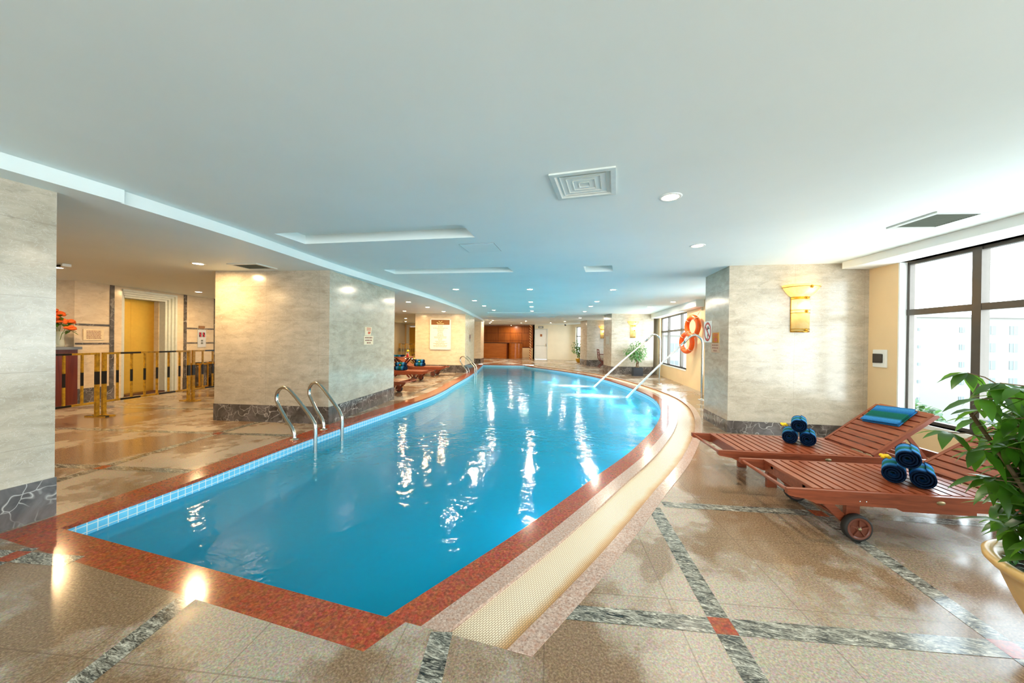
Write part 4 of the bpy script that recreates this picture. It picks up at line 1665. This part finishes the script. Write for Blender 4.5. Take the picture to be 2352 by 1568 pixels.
MB().prism([(-.14, -.085), (-.14, .085), (.14, .085), (.095, -.085)], -.005, 0, 'xz').build('sign_plate', M['cream2'], rs)
mb = lines(MB(), -.08, .11, .01, .075, 3, .9, 8)
mb.prism([(-.02, -.055), (-.02, -.005), (.09, -.005), (.055, -.055)], -.0062, -.005, 'xz')
mb.build('red_print', plain('faded_red_print', lin(206, 88, 52), .5), rs)
c_ = P2C + d2 * ((5.935 - P2C.y) / d2.y)
rs2 = thing('depth_plate', (c_.x + .002, c_.y, 1.367), RZ2, 'three line cream text plate below torn sign on wide pillar', 'sign')
MB().box(-.185, .185, -.005, 0, -.086, .086).build('sign_plate', M['cream2'], rs2)
lines(MB(), -.155, .155, -.075, .075, 3, [.96, .9, .5], 9).build('lettering', M['brownt'], rs2)
# notice board on the third pillar
RZ3 = math.atan2(pu3.y, pu3.x)
c_ = C3 - pu3 * 1.055
nb = thing('notice_board', (c_.x, c_.y - .002, 1.63), RZ3, 'tall white notice board with brown header on marble pillar', 'notice board')
MB().box(-.455, .455, -.05, -.035, -.655, .655).build('clear_panel', plain('acrylic_edge', lin(240, 232, 220), .15), nb)
MB().box(-.395, .395, -.052, -.05, -.62, .60).build('poster', plain('cream_poster', lin(250, 240, 222), .5), nb)
MB().box(-.395, .395, -.0535, -.052, .395, .605).build('poster_header', M['signb'], nb)
mb = MB()
pth = [(-.075 + .15 * k / 10, -.0545, .555 - .055 * math.sin(PI * k / 10)) for k in range(11)]
mb.tube(pth, .008, 6)
mb.box(-.16, -.10, -.0545, -.0535, .475, .495)
lines(mb, -.13, .15, .42, .46, 1, 1.0, 4, -.0545, .001)
mb.build('header_emblem', M['cyel'], nb)
lines(MB(), -.33, .33, -.56, .37, 20, [.3, .3, .95, .45, .4, .35, .3, .35, .4, .42, .8, .78, .3, .25, .65, .5, .9, .6, .9, .85], 12, -.0532, .001).build('lettering', M['text'], nb)
mb = MB()
for sx in (-.43, .43):
    for sz in (-.63, .63):
        mb.lathe([(.0, -.058), (.014, -.056), (.014, 0)], 12, (sx, 0, sz), axis='y')
mb.build('stand_off', M['steel'], nb)
sg = thing('wall_sign', tuple(C3 + d3v * 1.12 + Vector((.004, 0))) + (1.48,), math.atan2(d3v.y, d3v.x), 'narrow dark sign on the side of the notice board pillar', 'sign')
MB().box(-.12, .12, -.006, 0, -.02, .16).build('sign_plate', plain('maroon_plate', lin(96, 44, 34), .4), sg)
MB().box(-.12, .12, -.006, 0, -.16, -.025).build('lower_plate', plain('taupe_plate', lin(150, 128, 108), .4), sg)
u6 = Vector((.316, -.949))
c_ = Vector(P5) - u6 * .55
s5 = thing('depth_plate', (c_.x - .002, c_.y, 1.46), math.atan2(u6.y, u6.x), 'pale plate on the shaded side of the planter pillar', 'sign')
MB().box(-.22, .22, -.006, 0, -.17, .17).build('sign_plate', plain('pale_plate', lin(178, 178, 164), .3), s5)
ex = thing('exit_sign', (-5.5, 26.195, 2.42), 0, 'grey sign box above the white door', 'sign')
MB().box(-.19, .19, -.04, 0, -.08, .08).build('sign_box', M['grey'], ex)
lines(MB(), -.14, .14, -.06, .06, 2, .9, 2, -.042, .002).build('lettering', M['signw'], ex)

# ------------------------------------------------------------------ wall lights
RIB = M['brass']


def sconce(pos, rz, label):
    t = thing('wall_sconce', pos, rz, label, 'wall lamp', 'alabaster wall sconces')
    A0, A1 = PI, 2 * PI
    MB().lathe([(.118, 1.585), (.120, 1.70), (.120, 2.08)], 30, (0, 0, 0), A0, A1).build('lower_shade', M['shade'], t)
    MB().lathe([(.118, 2.105), (.16, 2.14), (.20, 2.19), (.235, 2.245), (.252, 2.285)], 34, (0, 0, 0), A0, A1).build('bowl_shade', M['shade'], t)
    mb = MB()
    for (r_, z) in ((.122, 1.59), (.122, 1.625), (.124, 1.865), (.124, 1.91), (.122, 2.075), (.122, 2.105), (.243, 2.25)):
        mb.tube([(r_ * math.cos(PI + PI * k / 24), r_ * math.sin(PI + PI * k / 24), z) for k in range(25)], .0048, 6)
    mb.lathe([(.0, 1.577), (.12, 1.577), (.12, 1.587)], 24, (0, 0, 0), A0, A1)
    mb.build('brass_bands', RIB, t)
    mb = MB()
    for (r_, z) in ((.124, 1.608), (.126, 1.888), (.123, 2.09), (.24, 2.24)):
        for k in range(6):
            a = 2 * PI * k / 6
            mb.ball((.02 + .017 * math.cos(a), -r_ - .002, z + .017 * math.sin(a)), .010, 7, 4)
        mb.ball((.02, -r_ - .008, z), .011, 7, 4)
    mb.build('rosettes', RIB, t)
    MB().box(-.125, .125, -.012, 0.0, 1.58, 2.16).build('back_plate', RIB, t)
    for (z, e_, r_, yb_) in ((1.96, K_SCONCE * 1.5, .035, -.06), (2.24, K_SCONCE, .04, -.12)):
        ld = bpy.data.lights.new('sconce_bulb', 'POINT')
        ld.energy = e_
        ld.color = (1, .70, .36)
        ld.shadow_soft_size = r_
        lo = bpy.data.objects.new('sconce_bulb', ld)
        COL.objects.link(lo)
        lo.parent = t
        lo.location = (.02, yb_, z)
    return t


ux = Vector((.993, .118))
c_ = Vector(PRC) + ux * .985
s0 = sconce((c_.x, c_.y, 0), PR_RZ, 'large glowing alabaster sconce on the pillar behind the right loungers')
c_ = Vector(P5) + Vector((.949, .316)) * .93
dup(s0, (c_.x, c_.y, 0), math.atan2(.316, .949), 'glowing sconce on the pillar above the square planter')
c_ = Vector(P6) + Vector((.924, .38)) * .92
dup(s0, (c_.x, c_.y, 0), math.atan2(.38, .924), 'glowing sconce on the most distant pillar, above the folding chair')

pc = Q0 + DW * 5.25
pillar((pc.x - 1.15, pc.y - .02), .987, .16, 1.15, .62, SOFR - .001, 'marble pillar between the windows beside the camera', M['lime'], .19)
dup(s0, (pc.x - 1.15 - .16 * .31, pc.y - .02 + .987 * .31, 0), math.atan2(-.987, .16), 'glowing sconce on the pillar between the windows beside the camera')

# switch box on the cream wall
c_ = Q0 + DW * .208
sb = thing('switch_box', (c_.x - .001, c_.y, 1.21), math.atan2(DW.y, DW.x), 'white flush switch box on the cream wall beside window', 'switch box')
MB().box(-.105, .105, -.022, 0, -.125, .125).build('box_frame', M['white'], sb, bevel=.005)
MB().prism([(-.085, -.06), (.055, -.06), (.055, .06), (-.085, .06)], -.034, -.02, 'xz').build('smoked_cover', plain('smoked_plastic', lin(58, 50, 44), .15), sb, bevel=.006)

# ------------------------------------------------------------------ elevator lobby furniture
ANG_L = math.atan2(DL.y, DL.x)


def lobby_pt(s, out=0.0):
    p = KL + DL * (S0 + s) + Vector((.974, .226)) * out
    return p


c_ = lobby_pt(2.467, .001)
cp = thing('elevator_call_panel', (c_.x, c_.y, 1.345), ANG_L, 'silver elevator call panel with two red displays', 'call panel')
MB().box(-.12, .12, -.02, 0, -.24, .24).build('panel_plate', M['silver'], cp)
for sx in (-.052, .052):
    MB().box(sx - .034, sx + .034, -.023, -.02, .04, .17).build('display', M['black'], cp)
    mb = MB()
    for (x0, x1, z0, z1) in ((-.018, .018, .047, .055), (-.018, -.010, .004, .047), (-.018, .018, -.004, .004), (.010, .018, -.047, -.004), (-.018, .018, -.055, -.047)):
        mb.box(sx + x0, sx + x1, -.0245, -.023, .105 + z0, .105 + z1)
    mb.build('floor_digit', M['led'], cp)
for z in (-.06, -.13):
    MB().box(-.03, .03, -.024, -.02, z - .022, z + .022).build('call_button', M['grey'], cp)
c_ = lobby_pt(2.467, .003)
lp_ = thing('lobby_plate', (c_.x, c_.y, 1.66), ANG_L, 'small bronze plate above the elevator call panel', 'plate')
MB().box(-.09, .09, -.012, 0, -.04, .035).build('plate', plain('bronze_plate', lin(150, 110, 76), .3, .6), lp_)
c_ = lobby_pt(.04, .002)
bp_ = thing('lobby_plaque', (c_.x, c_.y, 1.41), ANG_L, 'brass text plaque on marble wall left of the elevator', 'plaque')
MB().box(-.175, .175, -.012, 0, -.115, .115).build('plate', plain('satin_brass_plate', lin(226, 196, 150), .3, .5), bp_)
lines(MB(), -.14, .14, -.09, .09, 6, .9, 21, -.0132, .0015).build('lettering', M['brownt'], bp_)
# counter with flowers
cz = 1.165
ct = thing('lobby_counter', (-10.26, 4.35, 0), math.radians(11.2), 'dark mahogany counter with stone top left of the elevator', 'counter')
MB().box(-2.2, 0, -.60, -.07, .0, cz - .05).build('counter_body', M['counter'], ct)
MB().box(-2.2, .06, -.65, -.04, cz - .05, cz).build('counter_top', M['bluegrey'], ct)
vs_ = thing('glass_vase', (-10.33, 4.06, cz), math.radians(11.2), 'clear glass vase with orange flowers on the mahogany counter', 'vase')
gv = NT('clear_vase_glass')
gv.set((.75, .85, .8, 1), .05)
gv.b.inputs['Alpha'].default_value = .35
MB().lathe([(.0, .004), (.075, .004), (.08, .05), (.07, .16), (.085, .30)], 24).build('vase_body', gv.m, vs_)


def leaf_mesh(mb, base, d, up, L, Wd, bend=.25):
    d = Vector(d).normalized()
    r = d.cross(Vector(up))
    if r.length < .01:
        r = Vector((1, 0, 0))
    r.normalize()
    n = r.cross(d)
    prof = [(0, .06), (.2, .62), (.45, 1.0), (.7, .78), (.88, .36), (1.0, .02)]
    vs, fs = [], []
    for (u, w) in prof:
        c = Vector(base) + d * (L * u) - n * (bend * L * u * u)
        vs += [c - r * (Wd / 2 * w) + n * (.10 * Wd * w), c, c + r * (Wd / 2 * w) + n * (.10 * Wd * w)]
    for i in range(len(prof) - 1):
        a = i * 3
        fs += [(a, a + 1, a + 4, a + 3), (a + 1, a + 2, a + 5, a + 4)]
    mb.add(vs, fs, True)


def rdir(r, zmin=-1, zmax=1):
    z = r.uniform(zmin, zmax)
    a = r.uniform(0, 2 * PI)
    q = math.sqrt(max(0, 1 - z * z))
    return Vector((q * math.cos(a), q * math.sin(a), z))


r_ = random.Random(11)
stems, lv = MB(), MB()
for k in range(19):
    a = r_.uniform(0, 2 * PI)
    rr = r_.uniform(.05, 1.0)
    tip = Vector((.52 * rr * math.cos(a), .13 * rr * math.sin(a) - .05, .34 + .36 * r_.random() * (1.1 - rr)))
    stems.tube([(.01 * math.cos(a), .01 * math.sin(a), .03), (tip.x * .3, tip.y * .3, .25), tuple(tip)], .004, 5)
    bl = MB()
    for j in range(12):
        d = rdir(r_, -.1, 1)
        bl.ball(tuple(tip + d * .05), .04, 6, 4, .7)
    bl.build('orange_bloom', M['orangef'], vs_)
    for j in range(6):
        d = rdir(r_, -.4, .5)
        d.y *= .4
        leaf_mesh(lv, tip - Vector((0, 0, .04)), d, (0, 0, 1), .13, .06)
stems.build('flower_stems', M['bush'], vs_)
lv.build('flower_leaves', M['bush'], vs_)


# marble and brass ash bins
def bin_(s, out, label):
    p = lobby_pt(s, out)
    t = thing('litter_bin', (p.x, p.y, 0), ANG_L, label, 'litter bin', 'brass framed litter bins')
    w_, h_, dp = .13, .68, .26
    MB().box(-w_ + .02, w_ - .02, -dp + .02, -.02, .04, h_ - .05).build('marble_panel', M['dark'], t)
    mb = MB()
    for sx in (-w_, w_ - .035):
        for sy in (-dp, -.035):
            mb.box(sx, sx + .035, sy, sy + .035, 0, h_ - .04)
    mb.box(-w_, w_, -dp, 0, h_ - .05, h_)
    mb.box(-w_, w_, -dp, 0, .03, .06)
    mb.build('brass_frame', M['brass'], t)
    MB().box(-w_ + .03, w_ - .03, -dp + .03, -.03, h_, h_ + .015).build('ash_tray', M['black'], t)
    return t


bin_(2.28, .02, 'brass framed black marble litter bin under the call panel, left one')
bin_(2.74, .03, 'brass framed black marble litter bin under the call panel, right one')


# barriers
def barrier(a, b, n, label, z1=1.10, z0=.25, ends=(True, True)):
    a, b = Vector(a), Vector(b)
    d = b - a
    Lb = d.length
    t = thing('crowd_barrier', (a.x, a.y, 0), math.atan2(d.y, d.x), label, 'barrier', 'yellow and black barriers')
    MB().box(0, Lb, -.016, .016, z1 - .032, z1).build('top_rail', M['bx'], t)
    MB().box(0, Lb, -.016, .016, z0 - .016, z0 + .016).build('bottom_rail', M['bx'], t)
    for k in range(n):
        x_ = Lb * (k + 1) / (n + 1)
        MB().box(x_ - .013, x_ + .013, -.013, .013, z0 + .016, z1 - .032).build('upright', M['by'], t)
    for x_ in (.025, Lb - .025):
        MB().box(x_ - .025, x_ + .025, -.02, .02, .02, z1).build('post', M['by'], t)
        mb = MB()
        mb.box(x_ - .03, x_ + .03, -.19, .19, 0, .02)
        mb.build('foot', M['bx'], t)
    return t


barrier((-8.17, 2.26), (-8.53, 3.815), 6, 'yellow black barrier partly behind the left pillar')
barrier((-8.545, 3.865), (-8.862, 5.368), 6, 'yellow black barrier before the elevator door')
barrier((-8.872, 5.415), (-8.98, 6.92), 6, 'yellow black barrier before the call panel, beside wide pillar')
barrier((-14.0, 20.6), (-12.0, 20.2), 12, 'distant dark barred barrier left of the notice board pillar')

# ------------------------------------------------------------------ reception alcove
wp = thing('wall_panelling', (-11.5, 28.19, 0), 0, 'orange brown wood panelling behind the reception desk', 'wall panelling')
xs = [0, .88, 1.96, 3.04, 4.01, 5.35]
zs = [.86, 1.38, 2.01, 2.58]
for i in range(5):
    for j in range(3):
        MB().box(xs[i] + .012, xs[i + 1] - .012, -.05, -.01, zs[j] + .012, zs[j + 1] - .012).build('wood_panel', M['panel'], wp)
MB().box(0, 5.36, -.02, 0, .8, MAINC).build('panel_backing', M['darkteak'], wp)
MB().box(0, 5.36, -.03, 0, .0, .8).build('cream_dado', M['cream'], wp)
hd = MB().box(-11.5, -6.12, 26.25, 26.32, 2.57, MAINC).build('alcove_header', M['darkteak'])
tag(hd, 'dark wooden header board over the reception alcove', 'header board')
dk = thing('reception_desk', (-10.6, 26.15, 0), 0, 'long burl wood reception desk in the far alcove', 'reception desk')
MB().box(0, 2.45, 0, .6, .0, 1.17).build('desk_front', M['desk'], dk)
mb = MB()
mb.lathe([(.55, 0.0), (.55, 1.17)], 20, (3.0, .5, 0), PI, 2 * PI)
mb.build('curved_end', M['desk'], dk)
MB().box(-.02, 2.45, -.04, .62, 1.17, 1.21).lathe([(0, 1.19), (.58, 1.19), (.58, 1.21), (0, 1.215)], 20, (3.0, .5, 0), PI, 2 * PI).build('desk_top', M['black'], dk)
MB().box(2.44, 2.48, -.05, .0, 0, 1.2).build('desk_corner_post', M['darkteak'], dk)
pp = thing('painted_post', (-6.28, 26.12, 0), 0, 'slim post with red and gold spiral pattern beside alcove', 'post')
MB().lathe([(.10, 0), (.10, .12), (.07, .14), (.07, 2.4), (.10, 2.42), (.10, MAINC - .02)], 16).build('post_shaft', M['redgold'], pp)


# ------------------------------------------------------------------ folding chairs and table
def chair(loc, rz, label):
    t = thing('folding_chair', loc, rz, label, 'chair', 'dark red folding chairs')
    w_ = .24
    mt = M['darkteak']
    for s in (-1, 1):
        MB().bar((.22, s * w_, 0), (-.2, s * w_, .46), .022, .04).bar((-.2, s * w_, .46), (-.27, s * w_, .97), .022, .04).build('back_leg', mt, t)
        MB().bar((-.24, s * (w_ - .03), 0), (.2, s * (w_ - .03), .45), .022, .04).build('front_leg', mt, t)
        MB().bar((-.24, s * w_, .70), (.18, s * w_, .70), .05, .022).bar((.12, s * w_, .42), (.15, s * w_, .70), .022, .03).build('armrest', mt, t)
    mb = MB()
    for k in range(6):
        mb.box(-.19 + k * .07, -.14 + k * .07, -w_ + .02, w_ - .02, .455, .472)
    mb.build('seat_slats', mt, t)
    MB().bar((-.27, -w_, .955), (-.27, w_, .955), .025, .06).bar((-.247, -w_, .80), (-.247, w_, .80), .02, .04).bar((-.225, -w_, .64), (-.225, w_, .64), .02, .04).build('backrest', mt, t)
    MB().bar((.16, -w_, .08), (.16, w_, .08), .02, .03).bar((-.18, -w_ + .03, .08), (-.18, w_ - .03, .08), .02, .03).build('stretcher', mt, t)
    return t


chair((-.72, 19.85, 0), math.radians(14), 'dark red folding chair between the two distant right pillars')
chair((-8.95, 14.6, 0), math.radians(200), 'dark folding chair behind the notice board pillar edge')
tb = thing('round_table', (-7.54, 11.30, 0), .3, 'round wooden folding table between the left deck loungers', 'table')
MB().lathe([(0, .72), (.38, .72), (.40, .73), (.40, .748), (.39, .757), (0, .757)], 32).build('tabletop', M['teak'], tb)
for s in (-1, 1):
    MB().bar((-.32, s * .2, 0), (.3, s * .2, .72), .025, .05).build('leg', M['darkteak'], tb)
    MB().bar((.32, s * .16, 0), (-.3, s * .16, .72), .025, .05).build('leg', M['darkteak'], tb)
MB().bar((-.2, -.22, .12), (-.2, .22, .12), .02, .03).bar((.2, -.18, .12), (.2, .18, .12), .02, .03).build('stretcher', M['darkteak'], tb)
ft2 = MB().box(-.2, .2, -.11, .11, 0, .02).box(-.195, .195, -.105, .105, .021, .042).box(-.2, .2, -.11, .11, .043, .064).build('folded_towel', M['towx'], None, bevel=.006)
ft2.location = (-7.62, 11.18, .758)
ft2.rotation_euler = (0, 0, .25)
tag(ft2, 'folded blue green towel on the round table', 'towel')
fv = thing('bud_vase', (-7.30, 11.28, .758), 0, 'small dark red vase with yellow flower on round table', 'vase')
MB().lathe([(0, 0), (.035, 0), (.04, .05), (.02, .09), (.025, .12)], 16).build('vase_body', M['signr'], fv)
mb = MB()
for k in range(8):
    d = rdir(r_, 0, 1)
    mb.ball(tuple(Vector((0, 0, .20)) + d * .035), .03, 7, 4, .8)
mb.build('yellow_bloom', M['yellow'], fv)
MB().tube([(0, 0, .1), (0, 0, .19)], .005, 6).build('flower_stem', M['bush'], fv)
yo = thing('yellow_drink', (-7.42, 11.42, .758), 0, 'glass of yellow juice on the round table', 'drink')
MB().lathe([(0, 0), (.03, 0), (.036, .11), (.0, .11)], 16).build('juice', M['yellow'], yo)
MB().lathe([(.032, 0), (.038, .14)], 16).build('tumbler', gv.m, yo)


# ------------------------------------------------------------------ plants
def crown(mb, r, n, c, rad, lz, L, Wd, seed_down=.4):
    for k in range(n):
        d = rdir(r)
        q = r.random() ** .45
        p = Vector(c) + Vector((d.x * rad * q, d.y * rad * q, d.z * lz * q))
        dd = (d + rdir(r) * .9 + Vector((0, 0, -seed_down))).normalized()
        leaf_mesh(mb, p, dd, (0, 0, 1), L * r.uniform(.7, 1.2), Wd * r.uniform(.8, 1.1), .3)


# ficus in the square planter
pz = thing('potted_ficus', (.83, 15.55, 0), .16, 'bushy weeping fig in a square charcoal planter by pillar', 'potted plant')
mb = MB()
mb.prism([(-.19, -.19), (.19, -.19), (.19, .19), (-.19, .19)], 0, .345)
mb.build('planter', M['planter'], pz, bevel=.006)
MB().box(-.17, .17, -.17, .17, .345, .35).build('soil', M['soil'], pz)
mb = MB()
for k in range(5):
    a = 2 * PI * k / 5
    mb.tube([(.06 * math.cos(a), .06 * math.sin(a), .34), (.04 * math.cos(a + 1), .04 * math.sin(a + 1), .55), (.12 * math.cos(a), .12 * math.sin(a), .85), (.26 * math.cos(a), .26 * math.sin(a), 1.15)],
            [.016, .014, .011, .006], 7)
mb.build('trunk', M['bark'], pz)
mb = MB()
r1 = random.Random(5)
crown(mb, r1, 900, (-.03, 0, 1.0), .40, .42, .085, .036)
crown(mb, r1, 120, (-.38, 0, .98), .22, .16, .085, .036)
mb.build('foliage', M['ficus'], pz)

# plant in a yellow bowl
py = thing('potted_bush', (-2.36, 23.5, 0), .0, 'dark green bush in a round yellow bowl, far right', 'potted plant')
MB().lathe([(0, 0), (.12, .0), (.19, .10), (.235, .24), (.25, .27), (.225, .27), (.20, .22)], 28).build('bowl', M['poty'], py)
MB().lathe([(0, .23), (.205, .23)], 24).build('soil', M['soil'], py)
mb = MB()
mb.tube([(0, 0, .22), (.02, 0, .5), (-.03, .02, .9)], [.03, .025, .015], 8).tube([(.02, 0, .5), (.12, .05, .95)], [.02, .01], 7).tube([(.02, 0, .55), (-.2, 0, 1.0)], [.02, .01], 7)
mb.build('trunk', M['bark'], py)
mb = MB()
crown(mb, random.Random(8), 520, (-.04, 0, 1.02), .46, .50, .12, .055, .2)
crown(mb, random.Random(9), 60, (-.02, 0, .45), .12, .12, .09, .04, .2)
mb.build('foliage', M['bush'], py)

# large foreground plant in a cream bowl
PX, PY = 2.04, 2.19
pf = thing('potted_umbrella_plant', (PX, PY, 0), 0, 'tall glossy leaved plant in a cream bowl, cut off at right', 'potted plant')
MB().lathe([(0, 0), (.15, 0), (.165, .02), (.19, .10), (.235, .20), (.268, .29), (.282, .335), (.31, .352), (.328, .372), (.330, .392), (.318, .402), (.285, .395), (.268, .372), (.262, .33)], 48).build('bowl', M['potc'], pf)
MB().lathe([(0, .352), (.264, .345)], 32).build('soil', M['soil'], pf)
mb = MB()
r2 = random.Random(3)
for k in range(520):
    a = r2.uniform(0, 2 * PI)
    q = .25 * math.sqrt(r2.random())
    d = (Vector((math.cos(a), math.sin(a), 0)) * .5 + rdir(r2, .2, 1)).normalized()
    leaf_mesh(mb, (q * math.cos(a), q * math.sin(a), .352), d, (0, 0, 1), r2.uniform(.03, .055), .014, .3)
mb.build('ground_cover', M['moss'], pf)
mb, sm = MB(), MB()
r3 = random.Random(21)
for k in range(16):
    a = 2 * PI * k / 16 + r3.uniform(-.2, .2)
    q = r3.uniform(.02, .12)
    lean = r3.uniform(.06, .32)
    h = r3.uniform(1.05, 1.30)
    B0 = Vector((q * math.cos(a), q * math.sin(a), .34))
    B1 = Vector(((q + lean * .4) * math.cos(a), (q + lean * .4) * math.sin(a), .34 + (h - .34) * .5))
    B2 = Vector(((q + lean) * math.cos(a), (q + lean) * math.sin(a), h))
    sm.tube(cr([B0, B1, B2], .12), .009, 7)
    ns = int((h - .44) / .036)
    for j in range(ns):
        u = .12 + .88 * (j + .5) / ns
        p = B0.lerp(B1, u * 2) if u < .5 else B1.lerp(B2, u * 2 - 1)
        az = r3.uniform(0, 2 * PI)
        d = Vector((math.cos(az), math.sin(az), r3.uniform(-.1, .55))).normalized()
        pl = r3.uniform(.08, .24)
        hub = p + d * pl
        sm.tube([p, p.lerp(hub, .5) + Vector((0, 0, .015)), hub], .003, 5)
        nl = r3.randint(5, 7)
        tilt = r3.uniform(-.35, .1)
        for i in range(nl):
            b = 2 * PI * i / nl + r3.uniform(-.2, .2)
            e1 = d.cross(Vector((0, 0, 1)))
            e1 = e1.normalized() if e1.length > .05 else Vector((1, 0, 0))
            hz_ = Vector((math.cos(b), math.sin(b), tilt + r3.uniform(-.3, .25) + .2 * math.cos(b - az)))
            leaf_mesh(mb, hub, hz_, (0, 0, 1), r3.uniform(.10, .16), r3.uniform(.040, .056), r3.uniform(.25, .75))
for (dx, dy, dz, lx, ly, lz, L_) in ((.03, -.12, 1.50, -.93, .30, -.03, .20), (.05, -.12, 1.47, -.6, .4, -.5, .16), (.06, -.12, 1.42, -.55, .45, -.65, .15), (.05, -.12, 1.50, .9, .2, .2, .16)):
    leaf_mesh(mb, (dx, dy, dz), (lx, ly, lz), (0, 0, 1), L_, .052, .1)
sm.tube(cr([Vector((.02, -.02, .34)), Vector((.05, -.1, .9)), Vector((.05, -.12, 1.5))], .1), .008, 7)
sm.build('stems', M['bark'], pf)
mb.build('foliage', M['leaf'], pf)


# ------------------------------------------------------------------ the city outside
def building(c, rz, w_, z0, z1, cols, floors, label):
    t = thing('apartment_building', (c[0], c[1], 0), rz, label, 'building', None)
    MB().box(-w_ / 2, w_ / 2, 0, 10, z0, z1).build('facade', M['concrete'], t)
    MB().box(-w_ / 2 - .3, w_ / 2 + .3, -.4, 10.2, z1, z1 + .5).build('roof_edge', M['trim'], t)
    for f in range(floors):
        zz = z1 - 2.1 - f * 3.0
        for (x_, ww, hh, bal) in cols:
            MB().box(x_ - ww / 2, x_ + ww / 2, -.06, .0, zz - hh / 2, zz + hh / 2).build('window', M['pane'], t)
            if bal:
                MB().box(x_ - ww / 2 - .4, x_ + ww / 2 + .4, -1.0, 0, zz - hh / 2 - .35, zz - hh / 2 - .2).box(x_ - ww / 2 - .4, x_ + ww / 2 + .4, -1.0, -.92, zz - hh / 2 - .2, zz - hh / 2 + .6).build('balcony', M['trim'], t)
            else:
                MB().box(x_ - .05, x_ + .05, -.1, -.06, zz - hh / 2, zz + hh / 2).build('window_mullion', M['trim'], t)
    return t


yaw = math.radians(16.5)
building((56.5, 80.4), yaw, 46, -16, 6.3, [(-10.6, 2.6, 1.5, True), (-8.2, 1.4, 1.5, False), (-6.8, .5, .5, False), (.6, .9, .9, False), (3.0, .9, .9, False), (5.6, 1.6, 1.5, False), (9.5, 1.4, 1.5, False)],
         7, 'pale apartment block seen through the large right window')
building((9.5, 66.5), yaw, 26, -16, 2.6, [(-8, 1.4, 1.5, False), (-4, 1.4, 1.5, False), (0, 1.4, 1.5, False), (4, 1.4, 1.5, False), (8, 1.4, 1.5, False)], 6, 'pale distant block seen through the second window')
for (x_, y_, z_, R_, lb) in ((38.5, 63.0, -10.2, 4.6, 'round leafy street tree below the apartment block'), (50.0, 60.0, -11.5, 4.2, 'leafy street tree right of the first, outside the window'),
                             (8.5, 52, -9.5, 4.0, 'leafy tree outside the second window')):
    t = thing('street_tree', (x_, y_, -16), 0, lb, 'tree')
    mb = MB()
    crown(mb, random.Random(int(R_ * 10)), 1500, (0, 0, 16 + z_), R_, R_ * .85, 1.0, .7)
    mb.build('crown', M['tree'], t)
    MB().tube([(0, 0, 0), (0, 0, 14 + z_)], .3, 8).build('trunk', M['bark'], t)
gd = MB().box(-60, 160, 20, 200, -16.3, -16).build('street_ground', plain('pale_street', lin(104, 108, 106), .9))
struct(gd, 'pale street ground far below the windows', 'ground')
